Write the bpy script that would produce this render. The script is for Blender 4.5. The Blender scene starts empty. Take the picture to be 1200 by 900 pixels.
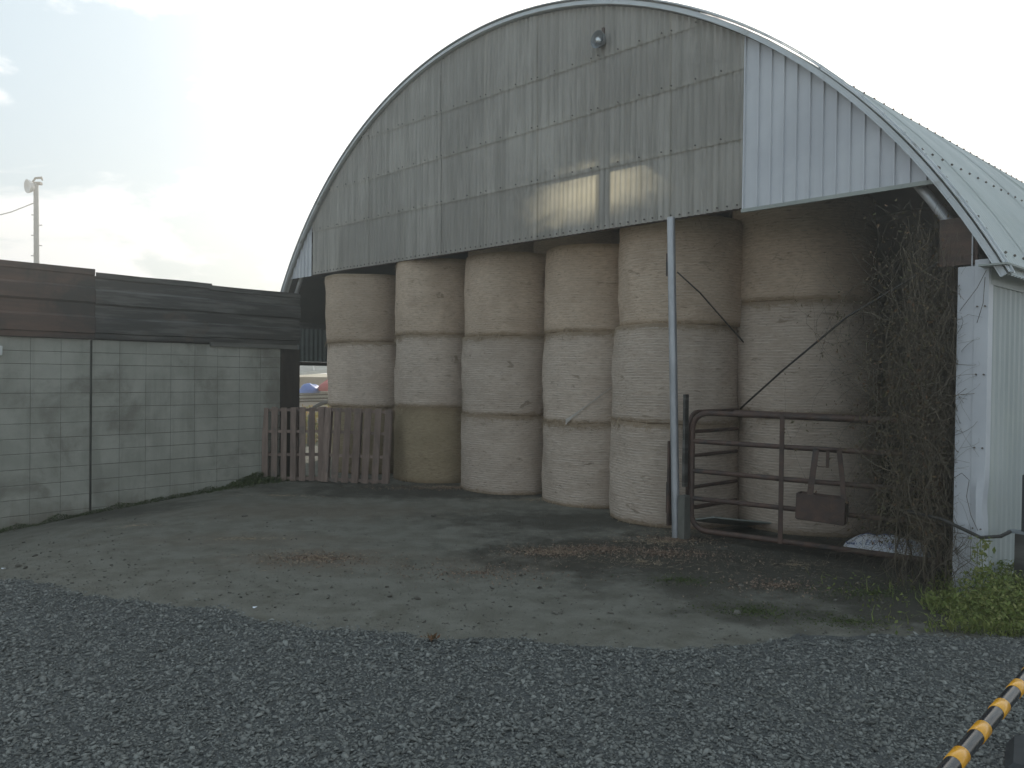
import bpy, bmesh, math, random
import numpy as np
from mathutils import Vector, Matrix, noise as mnoise

# ------------------------------------------------------------------ camera, sky, sun, exposure
sc = bpy.context.scene
col = sc.collection
rad = math.radians
cam_d = bpy.data.cameras.new('camera')
cam = bpy.data.objects.new('camera', cam_d)
col.objects.link(cam)
cam_d.sensor_fit = 'HORIZONTAL'
cam_d.sensor_width = 36.0
cam_d.lens = 27.0
cam_d.clip_start = 0.05
cam_d.clip_end = 3000
cam.matrix_world = (Matrix.Translation((0, 0, 1.7)) @ Matrix.Rotation(math.pi/2 + rad(-0.67), 4, 'X')
                    @ Matrix.Rotation(rad(0.73), 4, 'Z'))
sc.camera = cam

SUN = Vector((0.1984, 0.8868, 0.4175)).normalized()
sun_el = math.asin(SUN.z)
sun_az = math.atan2(SUN.x, SUN.y)
world = bpy.data.worlds.new('World')
sc.world = world
world.use_nodes = True
nt = world.node_tree
nt.nodes.clear()


def N(tree, typ, **kw):
    n = tree.nodes.new(typ)
    for k, v in kw.items():
        if k.startswith('i_'):
            n.inputs[k[2:].replace('_', ' ')].default_value = v
        else:
            setattr(n, k, v)
    return n


def math_node(tree, op, a, b=None, c=None, clamp=False):
    n = tree.nodes.new('ShaderNodeMath')
    n.operation = op
    n.use_clamp = clamp
    for i, x in enumerate((a, b, c)):
        if x is None:
            continue
        if hasattr(x, 'links'):
            tree.links.new(x, n.inputs[i])
        else:
            n.inputs[i].default_value = x
    return n.outputs[0]


def smooth(tree, x, lo, hi):
    n = tree.nodes.new('ShaderNodeMapRange')
    n.interpolation_type = 'SMOOTHSTEP'
    n.inputs['From Min'].default_value = lo
    n.inputs['From Max'].default_value = hi
    tree.links.new(x, n.inputs['Value'])
    return n.outputs['Result']


def mixc(tree, f, a, b, blend='MIX'):
    n = tree.nodes.new('ShaderNodeMix')
    n.data_type = 'RGBA'
    n.blend_type = blend
    for sock, x in ((n.inputs[0], f), (n.inputs[6], a), (n.inputs[7], b)):
        if hasattr(x, 'links'):
            tree.links.new(x, sock)
        elif isinstance(x, (int, float)):
            sock.default_value = x
        else:
            sock.default_value = (*x, 1)[:4]
    return n.outputs[2]


sky = N(nt, 'ShaderNodeTexSky', sky_type='NISHITA', sun_disc=False, sun_elevation=sun_el,
        sun_rotation=sun_az, altitude=50, air_density=1.0, dust_density=2.2, ozone_density=1.2)
tc = N(nt, 'ShaderNodeTexCoord')
dirv = tc.outputs['Generated']
sepd = N(nt, 'ShaderNodeSeparateXYZ')
nt.links.new(dirv, sepd.inputs[0])
dot = N(nt, 'ShaderNodeVectorMath', operation='DOT_PRODUCT')
nt.links.new(dirv, dot.inputs[0])
dot.inputs[1].default_value = SUN
mp = N(nt, 'ShaderNodeMapping')
mp.inputs['Scale'].default_value = (1.0, 1.0, 2.4)
mp.inputs['Location'].default_value = (3.1, 0.4, 0.2)
nt.links.new(dirv, mp.inputs[0])
nz = N(nt, 'ShaderNodeTexNoise', i_Scale=5.0, i_Detail=10.0, i_Roughness=0.58, i_Distortion=0.25)
nt.links.new(mp.outputs[0], nz.inputs['Vector'])
hz = smooth(nt, sepd.outputs['Z'], 0.42, 0.0)             # more cloud low down
nv = math_node(nt, 'ADD', nz.outputs[0], math_node(nt, 'MULTIPLY', hz, 0.22))
cl = smooth(nt, nv, 0.58, 0.70)
glow = smooth(nt, math_node(nt, 'POWER', dot.outputs['Value'], 3.0), 0.50, 1.04)      # bright milky air around the sun
milk = math_node(nt, 'MULTIPLY', glow, 0.9)
veil = math_node(nt, 'MAXIMUM', math_node(nt, 'MULTIPLY', cl, 0.9), milk)
base = mixc(nt, 0.72, sky.outputs[0], (5.0, 6.3, 7.1))               # thin high cloud over all of it
c1 = mixc(nt, veil, base, (9.5, 9.7, 10.0))
bg = N(nt, 'ShaderNodeBackground')
bg.inputs['Strength'].default_value = 0.1
nt.links.new(c1, bg.inputs['Color'])
wo = N(nt, 'ShaderNodeOutputWorld')
nt.links.new(bg.outputs[0], wo.inputs[0])

sun_d = bpy.data.lights.new('sun', 'SUN')
sun_d.energy = 4.0
sun_d.angle = rad(0.53)
sun_d.color = (1.0, 0.93, 0.82)
sun = bpy.data.objects.new('sun', sun_d)
col.objects.link(sun)
sun.rotation_euler = SUN.to_track_quat('Z', 'Y').to_euler()
sun.location = (5, 20, 30)

sc.view_settings.view_transform = 'Standard'
sc.view_settings.look = 'None'
sc.view_settings.gamma = 1
sc.view_settings.exposure = 0.5
sc.render.engine = 'CYCLES'
sc.cycles.max_bounces = 8
sc.cycles.diffuse_bounces = 4
sc.cycles.use_denoising = True

HAZE = .013
rnd = random.Random(7)
NPR = np.random.default_rng(11)

# ------------------------------------------------------------------ helpers
A = rad(41.4)
P0 = Vector((1.765, 8.117, 0))
U = Vector((-math.sin(A), math.cos(A), 0))      # along the barn front, to the far left
V = Vector((math.cos(A), math.sin(A), 0))       # into the barn
BROT = math.atan2(-U.y, -U.x)


def tag(o, label=None, cat=None, group=None, kind=None):
    if label: o['label'] = label
    if cat: o['category'] = cat
    if group: o['group'] = group
    if kind: o['kind'] = kind
    return o


def empty(name, loc, rz=0.0):
    o = bpy.data.objects.new(name, None)
    o.empty_display_size = 0.2
    o.location = loc
    o.rotation_euler = (0, 0, rz)
    col.objects.link(o)
    return o


class MB:
    def __init__(s):
        s.v = []; s.f = []; s.uv = None; s.mi = []

    def add(s, vs, fs, mi=0):
        b = len(s.v)
        s.v += [tuple(x) for x in vs]
        s.f += [tuple(b + i for i in f) for f in fs]
        s.mi += [mi]*len(fs)
        return s

    def box(s, x0, x1, y0, y1, z0, z1, M=None, mi=0, ch=0.0):
        if ch:
            c = ch
            vs = []
            for z, i in ((z0, c), (z0 + c, 0), (z1 - c, 0), (z1, c)):
                vs += [(x0+i, y0+i, z), (x1-i, y0+i, z), (x1-i, y1-i, z), (x0+i, y1-i, z)]
            fs = [(3, 2, 1, 0), (12, 13, 14, 15)]
            for k in range(3):
                for j in range(4):
                    a, b2 = k*4 + j, k*4 + (j+1) % 4
                    fs.append((a, b2, b2+4, a+4))
        else:
            vs = [(x0, y0, z0), (x1, y0, z0), (x1, y1, z0), (x0, y1, z0),
                  (x0, y0, z1), (x1, y0, z1), (x1, y1, z1), (x0, y1, z1)]
            fs = [(3, 2, 1, 0), (4, 5, 6, 7), (0, 1, 5, 4), (1, 2, 6, 5), (2, 3, 7, 6), (3, 0, 4, 7)]
        if M is not None:
            vs = [M @ Vector(q) for q in vs]
        return s.add(vs, fs, mi)

    def tube(s, pts, r, n=8, caps=True, mi=0):
        pts = [Vector(p) for p in pts]
        rs = r if isinstance(r, (list, tuple)) else [r]*len(pts)
        rings = []
        ref = None
        for i, p in enumerate(pts):
            t = (pts[min(i+1, len(pts)-1)] - pts[max(i-1, 0)]).normalized()
            if ref is None:
                ref = Vector((0, 0, 1)) if abs(t.z) < 0.9 else Vector((1, 0, 0))
            a = (ref - t*ref.dot(t)).normalized()
            ref = a
            b = t.cross(a)
            rings.append([p + (a*math.cos(2*math.pi*k/n) + b*math.sin(2*math.pi*k/n))*rs[i] for k in range(n)])
        vs = [q for rg in rings for q in rg]
        fs = []
        for i in range(len(pts)-1):
            for k in range(n):
                fs.append((i*n+k, i*n+(k+1) % n, (i+1)*n+(k+1) % n, (i+1)*n+k))
        if caps:
            fs.append(tuple(range(n-1, -1, -1)))
            fs.append(tuple((len(pts)-1)*n + k for k in range(n)))
        return s.add(vs, fs, mi)

    def beam(s, p, q, w, h, mi=0):
        p, q = Vector(p), Vector(q)
        t = (q-p).normalized()
        up = Vector((0, 0, 1)) if abs(t.z) < 0.95 else Vector((0, 1, 0))
        a = t.cross(up).normalized()*w/2
        b = a.cross(t).normalized()*h/2
        vs = [p-a-b, p+a-b, p+a+b, p-a+b, q-a-b, q+a-b, q+a+b, q-a+b]
        fs = [(3, 2, 1, 0), (4, 5, 6, 7), (0, 1, 5, 4), (1, 2, 6, 5), (2, 3, 7, 6), (3, 0, 4, 7)]
        return s.add(vs, fs, mi)

    def mesh(s, name, mats, sm=False, sharp=None):
        me = bpy.data.meshes.new(name)
        me.from_pydata(s.v, [], s.f)
        for m in (mats if isinstance(mats, (list, tuple)) else [mats]):
            me.materials.append(m)
        if any(s.mi):
            me.polygons.foreach_set('material_index', s.mi)
        if sm:
            me.shade_smooth()
            if sharp:
                me.set_sharp_from_angle(angle=rad(sharp))
        me.update()
        return me

    def build(s, name, mats, parent=None, sm=False, sharp=None, loc=None):
        return link(name, s.mesh(name, mats, sm, sharp), parent, loc)


def link(name, me, parent=None, loc=None):
    o = bpy.data.objects.new(name, me)
    if loc is not None:
        o.location = loc
    col.objects.link(o)
    o.parent = parent
    return o


def np_mesh(name, verts, tris, mats, nside=3, attr=None, sm=False):
    """verts (n,3), faces (m,nside) as one mesh, fast"""
    me = bpy.data.meshes.new(name)
    verts = np.asarray(verts, dtype=np.float32)
    tris = np.asarray(tris, dtype=np.int32)
    me.vertices.add(len(verts))
    me.vertices.foreach_set('co', verts.ravel())
    me.loops.add(tris.size)
    me.loops.foreach_set('vertex_index', tris.ravel())
    me.polygons.add(len(tris))
    me.polygons.foreach_set('loop_start', np.arange(0, tris.size, nside, dtype=np.int32))
    me.polygons.foreach_set('loop_total', np.full(len(tris), nside, dtype=np.int32))
    for m in (mats if isinstance(mats, (list, tuple)) else [mats]):
        me.materials.append(m)
    me.update(calc_edges=True)
    if attr is not None:
        a = me.attributes.new('tint', 'FLOAT', 'POINT')
        a.data.foreach_set('value', np.asarray(attr, dtype=np.float32))
    if sm:
        me.shade_smooth()
    return me


def pmat(name, c1, c2, scale=4.0, rough=0.7, bump=0.0, bscale=60.0, metal=0.0, stretch=(1, 1, 1),
         c3=None, s3=1.0, t3=(0.55, 0.7), rvar=0.0, coord='pos', attr=None, spec=0.5, trans=0.0, extra=None,
         cs=(0.35, 0.65), objvar=0.0, tcol=None):
    m = bpy.data.materials.new(name)
    m.use_nodes = True
    t = m.node_tree
    t.nodes.clear()
    out = N(t, 'ShaderNodeOutputMaterial')
    bs = N(t, 'ShaderNodeBsdfPrincipled')
    bs.inputs['Roughness'].default_value = rough
    bs.inputs['Metallic'].default_value = metal
    bs.inputs['Specular IOR Level'].default_value = spec
    if coord == 'pos':
        src = N(t, 'ShaderNodeNewGeometry').outputs['Position']
    elif coord == 'uv':
        src = N(t, 'ShaderNodeTexCoord').outputs['UV']
    else:
        src = N(t, 'ShaderNodeTexCoord').outputs['Object']
    mpn = N(t, 'ShaderNodeMapping')
    mpn.inputs['Scale'].default_value = stretch
    t.links.new(src, mpn.inputs[0])
    n1 = N(t, 'ShaderNodeTexNoise', i_Scale=scale, i_Detail=7.0, i_Roughness=0.62)
    t.links.new(mpn.outputs[0], n1.inputs['Vector'])
    f = smooth(t, n1.outputs[0], *cs)
    c = mixc(t, f, c1, c2)
    if c3 is not None:
        n3 = N(t, 'ShaderNodeTexNoise', i_Scale=s3, i_Detail=8.0, i_Roughness=0.65, i_Distortion=0.3)
        mp3 = N(t, 'ShaderNodeMapping')
        mp3.inputs['Location'].default_value = (7.3, 2.1, 4.4)
        t.links.new(src, mp3.inputs[0])
        t.links.new(mp3.outputs[0], n3.inputs['Vector'])
        c = mixc(t, smooth(t, n3.outputs[0], *t3), c, c3)
    if attr:
        at = N(t, 'ShaderNodeAttribute', attribute_name='tint')
        c = mixc(t, at.outputs['Fac'], c, attr, 'MIX')
    if objvar:
        oi = N(t, 'ShaderNodeObjectInfo')
        hs = N(t, 'ShaderNodeHueSaturation')
        mr = N(t, 'ShaderNodeMapRange')
        mr.inputs['To Min'].default_value = 1 - objvar
        mr.inputs['To Max'].default_value = 1 + objvar
        t.links.new(oi.outputs['Random'], mr.inputs['Value'])
        t.links.new(mr.outputs[0], hs.inputs['Value'])
        t.links.new(c, hs.inputs['Color'])
        c = hs.outputs[0]
    if extra:
        c = extra(t, c, src, bs)
    t.links.new(c, bs.inputs['Base Color'])
    if rvar:
        rr = N(t, 'ShaderNodeMapRange')
        rr.inputs['To Min'].default_value = rough - rvar
        rr.inputs['To Max'].default_value = rough + rvar
        t.links.new(n1.outputs[0], rr.inputs['Value'])
        t.links.new(rr.outputs[0], bs.inputs['Roughness'])
    if bump:
        nb = N(t, 'ShaderNodeTexNoise', i_Scale=bscale, i_Detail=5.0, i_Roughness=0.6)
        t.links.new(mpn.outputs[0], nb.inputs['Vector'])
        b = N(t, 'ShaderNodeBump')
        b.inputs['Strength'].default_value = min(1.0, bump)
        b.inputs['Distance'].default_value = 0.02*max(1, bump)
        t.links.new(nb.outputs[0], b.inputs['Height'])
        t.links.new(b.outputs[0], bs.inputs['Normal'])
    if trans:
        tr = N(t, 'ShaderNodeBsdfTranslucent')
        if tcol: tr.inputs['Color'].default_value = (*tcol, 1)
        else: t.links.new(c, tr.inputs['Color'])
        mx = N(t, 'ShaderNodeMixShader')
        mx.inputs[0].default_value = trans
        t.links.new(bs.outputs[0], mx.inputs[1])
        t.links.new(tr.outputs[0], mx.inputs[2])
        t.links.new(mx.outputs[0], out.inputs[0])
    else:
        t.links.new(bs.outputs[0], out.inputs[0])
    return m


def blobs(t, src, specs, c, colr, nscale=2.2, amount=0.9, soft=0.35):
    """irregular stains at fixed places: specs = (x, y, rx, ry, strength)"""
    sx = N(t, 'ShaderNodeSeparateXYZ')
    t.links.new(src, sx.inputs[0])
    nn = N(t, 'ShaderNodeTexNoise', i_Scale=nscale, i_Detail=8.0, i_Roughness=0.7)
    t.links.new(src, nn.inputs['Vector'])
    tot = None
    for x, y, rx, ry, st in specs:
        dx = math_node(t, 'DIVIDE', math_node(t, 'SUBTRACT', sx.outputs[0], x), rx)
        dy = math_node(t, 'DIVIDE', math_node(t, 'SUBTRACT', sx.outputs[1], y), ry)
        d = math_node(t, 'SQRT', math_node(t, 'ADD', math_node(t, 'MULTIPLY', dx, dx), math_node(t, 'MULTIPLY', dy, dy)))
        d = math_node(t, 'ADD', d, math_node(t, 'MULTIPLY', math_node(t, 'SUBTRACT', nn.outputs[0], 0.5), 3.2))
        k = math_node(t, 'MULTIPLY', smooth(t, d, 1.0 + soft, 1.0 - soft), st)
        tot = k if tot is None else math_node(t, 'MAXIMUM', tot, k)
    return mixc(t, math_node(t, 'MULTIPLY', tot, amount), c, colr)


# ------------------------------------------------------------------ materials
M = {}
M['yard'] = pmat('yard_dirt', (.155, .145, .12), (.205, .195, .165), 3.6, 0.97, 0.9, 55, c3=(.135, .125, .10), s3=3.2, t3=(.48, .70), spec=.15,
                 extra=lambda t, c, s, b: blobs(t, s, [(1.3, 7.3, 1.5, .9, 1), (2.3, 6.6, 1.5, .8, .9), (.43, 7.34, .6, .35, 1), (3.1, 5.9, 1.0, .9, 1),
                                                       (1.8, 5.55, .5, .35, .8), (0.8, 9.0, 1.6, .6, .8), (-1.2, 11.2, 2.2, .7, .9), (2.9, 7.4, 2.0, 1.0, 1), (-5.0, 9.9, .8, .6, .7)],
                                                blobs(t, s, [(-1.75, 7.0, .75, .4, .8), (-2.6, 7.8, 1.0, .3, .5), (-2.4, 9.4, 1.6, .5, .6), (.1, 7.0, .9, .35, .5)], c, (.15, .115, .085), 4.0, .7, .6), (.052, .047, .038), 2.4, .85, .5))
M['bed'] = pmat('gravel_bed', (.06, .062, .06), (.12, .122, .118), 40, 0.95, 1.0, 90)
M['stone'] = pmat('crushed_stone', (.092, .092, .084), (.168, .168, .154), 14, 0.85, 0.3, 120, attr=(.33, .33, .305), c3=(.13, .13, .115), s3=1.2)
M['ground'] = pmat('soil', (.13, .12, .09), (.10, .13, .06), 0.3, 0.95, 0.4, 20)


def damp(t, c, s):
    sx = N(t, 'ShaderNodeSeparateXYZ')
    t.links.new(s, sx.inputs[0])
    mpn = N(t, 'ShaderNodeMapping')
    mpn.inputs['Scale'].default_value = (3.2, 3.2, .35)
    t.links.new(s, mpn.inputs[0])
    n = N(t, 'ShaderNodeTexNoise', i_Scale=1.6, i_Detail=7.0, i_Roughness=.6)
    t.links.new(mpn.outputs[0], n.inputs['Vector'])
    c = mixc(t, math_node(t, 'MULTIPLY', smooth(t, n.outputs[0], .5, .68), .35), c, (.18, .175, .145))
    low = math_node(t, 'ADD', sx.outputs[2], math_node(t, 'MULTIPLY', n.outputs[0], 1.0))
    return mixc(t, math_node(t, 'MULTIPLY', smooth(t, low, .55, .15), .6), c, (.17, .14, .105))


M['block'] = pmat('concrete_block', (.32, .315, .27), (.41, .40, .35), 2.2, 0.9, 0.35, 130, c3=(.22, .208, .175), s3=1.1, t3=(.48, .66),
                  objvar=0.03, extra=lambda t, c, s, b: damp(t, c, s))
M['mortar'] = pmat('mortar', (.11, .108, .094), (.17, .165, .145), 3, 0.95, .3, 150)
M['black_steel'] = pmat('dark_painted_steel', (.045, .042, .038), (.12, .115, .105), 2.0, 0.5, .15, 40, c3=(.10, .07, .052), s3=2.2, t3=(.55, .72), rvar=.1, stretch=(.6, .6, 7), cs=(.45, .62))
M['rust_steel'] = pmat('rusty_steel', (.085, .055, .045), (.135, .08, .06), 2.2, 0.8, .3, 60, c3=(.045, .04, .036), s3=1.6, t3=(.45, .65), stretch=(.6, .6, 6))
M['grey_board'] = pmat('weathered_beam', (.14, .135, .12), (.19, .18, .16), 3, .9, .3, 60, stretch=(1, 1, 4))
M['dark_wood'] = pmat('dark_wood', (.035, .028, .022), (.06, .047, .036), 5, .9, .4, 50, stretch=(4, 4, .6))


def streak(t, c, s, b):
    mpn = N(t, 'ShaderNodeMapping')
    mpn.inputs['Scale'].default_value = (9, 9, .5)
    t.links.new(s, mpn.inputs[0])
    n = N(t, 'ShaderNodeTexNoise', i_Scale=1.5, i_Detail=8.0, i_Roughness=.65)
    t.links.new(mpn.outputs[0], n.inputs['Vector'])
    c = mixc(t, math_node(t, 'MULTIPLY', smooth(t, n.outputs[0], .42, .62), .7), c, (.31, .295, .265))
    return mixc(t, math_node(t, 'MULTIPLY', smooth(t, n.outputs[0], .6, .8), .6), c, (.64, .65, .62))


M['clad'] = pmat('weathered_clad_sheet', (.47, .44, .405), (.58, .55, .505), .9, 0.45, .08, 30,
                 objvar=.13, extra=streak, trans=0.38, tcol=(.85, .80, .66), spec=.5)
M['white_metal'] = pmat('white_metal_sheet', (.50, .51, .545), (.57, .58, .61), 1.4, .5, .05, 20, c3=(.52, .53, .55), s3=1.2, t3=(.55, .8), objvar=.03)
M['roof'] = pmat('pale_roof_sheet', (.45, .475, .46), (.51, .535, .52), .8, .5, .05, 25, c3=(.40, .44, .41), s3=.7, t3=(.55, .75), objvar=.03)
M['side'] = pmat('white_side_sheet', (.36, .39, .385), (.44, .465, .46), 1.6, .5, .05, 20, c3=(.42, .45, .42), s3=1.3, t3=(.5, .75), stretch=(1, 1, .3))
M['trim'] = pmat('trim_metal', (.5, .53, .55), (.6, .62, .64), 2, .4, .05, 30, c3=(.36, .36, .34), s3=3)
M['galv'] = pmat('galvanised_steel', (.34, .35, .37), (.46, .47, .49), 7, .42, .1, 40, metal=.5, rvar=.1, stretch=(1, 1, .4))
M['soffit'] = pmat('soffit_board', (.30, .32, .30), (.36, .38, .355), 2, .8, .1, 40)
M['screw'] = pmat('screw_head', (.07, .06, .05), (.12, .10, .08), 20, .6)
M['gate'] = pmat('rusty_gate_pipe', (.06, .04, .033), (.11, .064, .048), 9, .65, .3, 120, c3=(.04, .042, .042), s3=4)
M['lining'] = pmat('inner_boarding', (.035, .03, .024), (.06, .05, .04), 2, .95, .2, 40)  # colour set dark to stand in for shade inside the barn
M['pallet'] = pmat('pallet_wood', (.18, .13, .108), (.27, .195, .16), 4, .85, .4, 60, stretch=(6, 6, .7), objvar=.18, c3=(.14, .12, .105), s3=5, t3=(.55, .7))
M['straw'] = pmat('straw', (.36, .27, .18), (.52, .42, .30), 20, .9, attr=(.17, .12, .075), spec=.2)
M['leaf'] = pmat('weed_leaf', (.115, .165, .04), (.20, .25, .065), 6, .7, attr=(.34, .32, .12), trans=.3, spec=.3)
M['dark_leaf'] = pmat('shade_leaf', (.045, .075, .025), (.075, .11, .035), 6, .75, attr=(.13, .12, .05), trans=.2, spec=.3)
M['vine'] = pmat('dry_vine_stem', (.05, .04, .03), (.10, .08, .058), 10, .9, attr=(.22, .185, .135), spec=.2)
M['vine_leaf'] = pmat('withered_leaf', (.10, .075, .045), (.09, .105, .05), 8, .9, attr=(.20, .10, .06), trans=.2, spec=.2)
M['yellow'] = pmat('yellow_band', (.72, .33, .02), (.78, .38, .03), 6, .25, c3=(.5, .27, .06), s3=9, t3=(.6, .75), spec=.5)
M['black'] = pmat('black_plastic', (.016, .018, .022), (.026, .028, .032), 8, .2)
M['black_matt'] = pmat('black_rubber', (.02, .022, .024), (.035, .037, .04), 8, .6)
M['red'] = pmat('red_plastic', (.42, .02, .035), (.5, .035, .05), 8, .4)
M['reflect'] = pmat('grey_patch', (.25, .28, .29), (.3, .33, .34), 8, .5)
M['cable'] = pmat('dark_cable', (.03, .028, .026), (.055, .05, .045), 20, .7)
M['pole'] = pmat('grey_pole_paint', (.16, .18, .195), (.21, .23, .245), 3, .6)
M['glass'] = pmat('lamp_glass', (.6, .62, .62), (.75, .77, .77), 30, .15, metal=.6)
M['sack'] = pmat('white_sack', (.80, .83, .92), (.88, .90, .96), 5, .45, .3, 25)
M['ink'] = pmat('blue_print', (.06, .11, .30), (.09, .15, .36), 10, .6)
M['wrap'] = pmat('white_net_wrap', (.50, .46, .42), (.58, .54, .5), 8, .8, trans=.2)
M['far_roof'] = pmat('far_roof_slates', (.34, .35, .34), (.44, .45, .43), 2, .8, stretch=(1, 1, 3))
M['far_trim'] = pmat('far_trim', (.6, .6, .58), (.7, .7, .68), 2, .7)
M['far_wall'] = pmat('far_wall', (.30, .27, .24), (.36, .33, .30), 2, .9)
M['blue'] = pmat('blue_tarpaulin', (.03, .12, .42), (.05, .17, .5), 3, .5)
M['redtarp'] = pmat('red_tarpaulin', (.42, .05, .06), (.5, .08, .08), 3, .5)
M['bush'] = pmat('sunlit_leaf', (.16, .24, .03), (.32, .36, .05), 3, .7, attr=(.45, .18, .05), trans=.35)
M['skylight'] = pmat('skylight_sheet', (.42, .44, .36), (.5, .52, .42), 1, .5)  # unseen clear sheet added so the sun lights the front from behind
m_ = M['skylight']
t_ = m_.node_tree
# made-up fade towards the sheet edges softens the sun patch on the front
gt = N(t_, 'ShaderNodeTexCoord')
trn = N(t_, 'ShaderNodeBsdfTransparent')
trn.inputs[0].default_value = (.95, .93, .8, 1)
mx_ = N(t_, 'ShaderNodeMixShader')
mx_.inputs[0].default_value = .85
outn = [n for n in t_.nodes if n.type == 'OUTPUT_MATERIAL'][0]
bsn = [n for n in t_.nodes if n.type == 'BSDF_PRINCIPLED'][0]
sg = N(t_, 'ShaderNodeNewGeometry')
gd = N(t_, 'ShaderNodeVectorMath', operation='SUBTRACT')
t_.links.new(sg.outputs['Position'], gd.inputs[0])
gc = P0 + U*4.42 + V*4.33
gd.inputs[1].default_value = (gc.x, gc.y, 6.33)
gm = N(t_, 'ShaderNodeMapping', vector_type='TEXTURE')
gm.inputs['Rotation'].default_value = (0, 0, BROT)
gm.inputs['Scale'].default_value = (1.15, .62, 3)
t_.links.new(gd.outputs[0], gm.inputs[0])
gl = N(t_, 'ShaderNodeVectorMath', operation='LENGTH')
t_.links.new(gm.outputs[0], gl.inputs[0])
gn = N(t_, 'ShaderNodeTexNoise', i_Scale=6.0, i_Detail=5.0, i_Roughness=.6)
t_.links.new(sg.outputs['Position'], gn.inputs['Vector'])
gf = smooth(t_, math_node(t_, 'ADD', gl.outputs['Value'], math_node(t_, 'MULTIPLY', math_node(t_, 'SUBTRACT', gn.outputs[0], .5), .7)), 1.15, .1)
t_.links.new(math_node(t_, 'MULTIPLY', gf, .9), mx_.inputs[0])
t_.links.new(bsn.outputs[0], mx_.inputs[1]); t_.links.new(trn.outputs[0], mx_.inputs[2]); t_.links.new(mx_.outputs[0], outn.inputs[0])


def bale_mat(name, c1, c2, c3, net, netcol):
    """hay seen through net wrap: fibres run round the bale, wrap threads as fine level lines (UV in metres)"""
    m = bpy.data.materials.new(name)
    m.use_nodes = True
    t = m.node_tree
    t.nodes.clear()
    out = N(t, 'ShaderNodeOutputMaterial')
    bs = N(t, 'ShaderNodeBsdfPrincipled')
    bs.inputs['Roughness'].default_value = .9
    bs.inputs['Specular IOR Level'].default_value = .15
    uv = N(t, 'ShaderNodeTexCoord').outputs['UV']
    oi = N(t, 'ShaderNodeObjectInfo')
    ad = N(t, 'ShaderNodeVectorMath', operation='ADD')
    cm = N(t, 'ShaderNodeCombineXYZ')
    t.links.new(math_node(t, 'MULTIPLY', oi.outputs['Random'], 50.0), cm.inputs[0])
    t.links.new(uv, ad.inputs[0]); t.links.new(cm.outputs[0], ad.inputs[1])
    def nz_(sx, sy, sc_, det=6.0, dist=0.0):
        mpn = N(t, 'ShaderNodeMapping')
        mpn.inputs['Scale'].default_value = (sx, sy, 1)
        t.links.new(ad.outputs[0], mpn.inputs[0])
        n = N(t, 'ShaderNodeTexNoise', i_Scale=sc_, i_Detail=det, i_Roughness=.65, i_Distortion=dist)
        t.links.new(mpn.outputs[0], n.inputs['Vector'])
        return n.outputs[0]
    fib = nz_(1, 4.5, 11, 9.0, .5)
    big = nz_(1, 1.3, 2.1, 9.0, .6)
    fleck = nz_(1, 4.0, 14, 4.0, .6)
    c = mixc(t, smooth(t, fib, .3, .7), c1, c2)
    c = mixc(t, math_node(t, 'MULTIPLY', smooth(t, big, .42, .68), .75), c, c3)
    c = mixc(t, math_node(t, 'MULTIPLY', smooth(t, fleck, .56, .70), .65), c, tuple(x*.42 for x in c1))
    # wrap threads
    sp = N(t, 'ShaderNodeSeparateXYZ')
    t.links.new(uv, sp.inputs[0])
    wob = nz_(.5, .5, 3.0, 2.0)
    yy = math_node(t, 'ADD', sp.outputs[1], math_node(t, 'MULTIPLY', wob, .02))
    sn = math_node(t, 'SINE', math_node(t, 'MULTIPLY', yy, 2*math.pi/.031))
    line = smooth(t, sn, .1, .95)
    brk = smooth(t, nz_(1, 4, 4, 5.0), .40, .60)
    lf = math_node(t, 'MULTIPLY', math_node(t, 'MULTIPLY', line, brk), net)
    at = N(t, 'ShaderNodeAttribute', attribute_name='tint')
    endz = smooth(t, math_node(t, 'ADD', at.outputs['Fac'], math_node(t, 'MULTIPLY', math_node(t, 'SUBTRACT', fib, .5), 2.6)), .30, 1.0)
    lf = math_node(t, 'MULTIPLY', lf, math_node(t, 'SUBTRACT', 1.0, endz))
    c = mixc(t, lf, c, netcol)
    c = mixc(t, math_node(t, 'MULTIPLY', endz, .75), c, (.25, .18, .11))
    knot = nz_(1, 2.6, 3.4, 7.0, .8)
    c = mixc(t, math_node(t, 'MULTIPLY', smooth(t, knot, .60, .69), .65), c, (.17, .125, .08))
    hs = N(t, 'ShaderNodeHueSaturation')
    t.links.new(math_node(t, 'ADD', math_node(t, 'MULTIPLY', oi.outputs['Random'], .18), .91), hs.inputs['Value'])
    t.links.new(c, hs.inputs['Color'])
    t.links.new(hs.outputs[0], bs.inputs['Base Color'])
    h = math_node(t, 'ADD', math_node(t, 'MULTIPLY', fib, .8), math_node(t, 'MULTIPLY', lf, .5))
    b = N(t, 'ShaderNodeBump')
    b.inputs['Strength'].default_value = .9
    b.inputs['Distance'].default_value = .012
    t.links.new(h, b.inputs['Height'])
    t.links.new(b.outputs[0], bs.inputs['Normal'])
    t.links.new(bs.outputs[0], out.inputs[0])
    return m


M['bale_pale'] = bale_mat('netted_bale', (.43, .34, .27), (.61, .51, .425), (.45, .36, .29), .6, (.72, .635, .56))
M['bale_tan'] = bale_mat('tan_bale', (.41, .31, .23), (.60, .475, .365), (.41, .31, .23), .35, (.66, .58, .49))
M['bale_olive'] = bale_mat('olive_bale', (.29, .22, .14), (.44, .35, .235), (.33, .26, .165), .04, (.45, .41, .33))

# ------------------------------------------------------------------ ground, yard, gravel


def gz(x, y):
    d = -3.9 - x
    z = -.13*(d + math.sqrt(d*d + .09) - 0)/2 if d > -1.5 else -.13*(d + math.sqrt(d*d + .09))/2
    return max(z, -.6)


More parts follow.
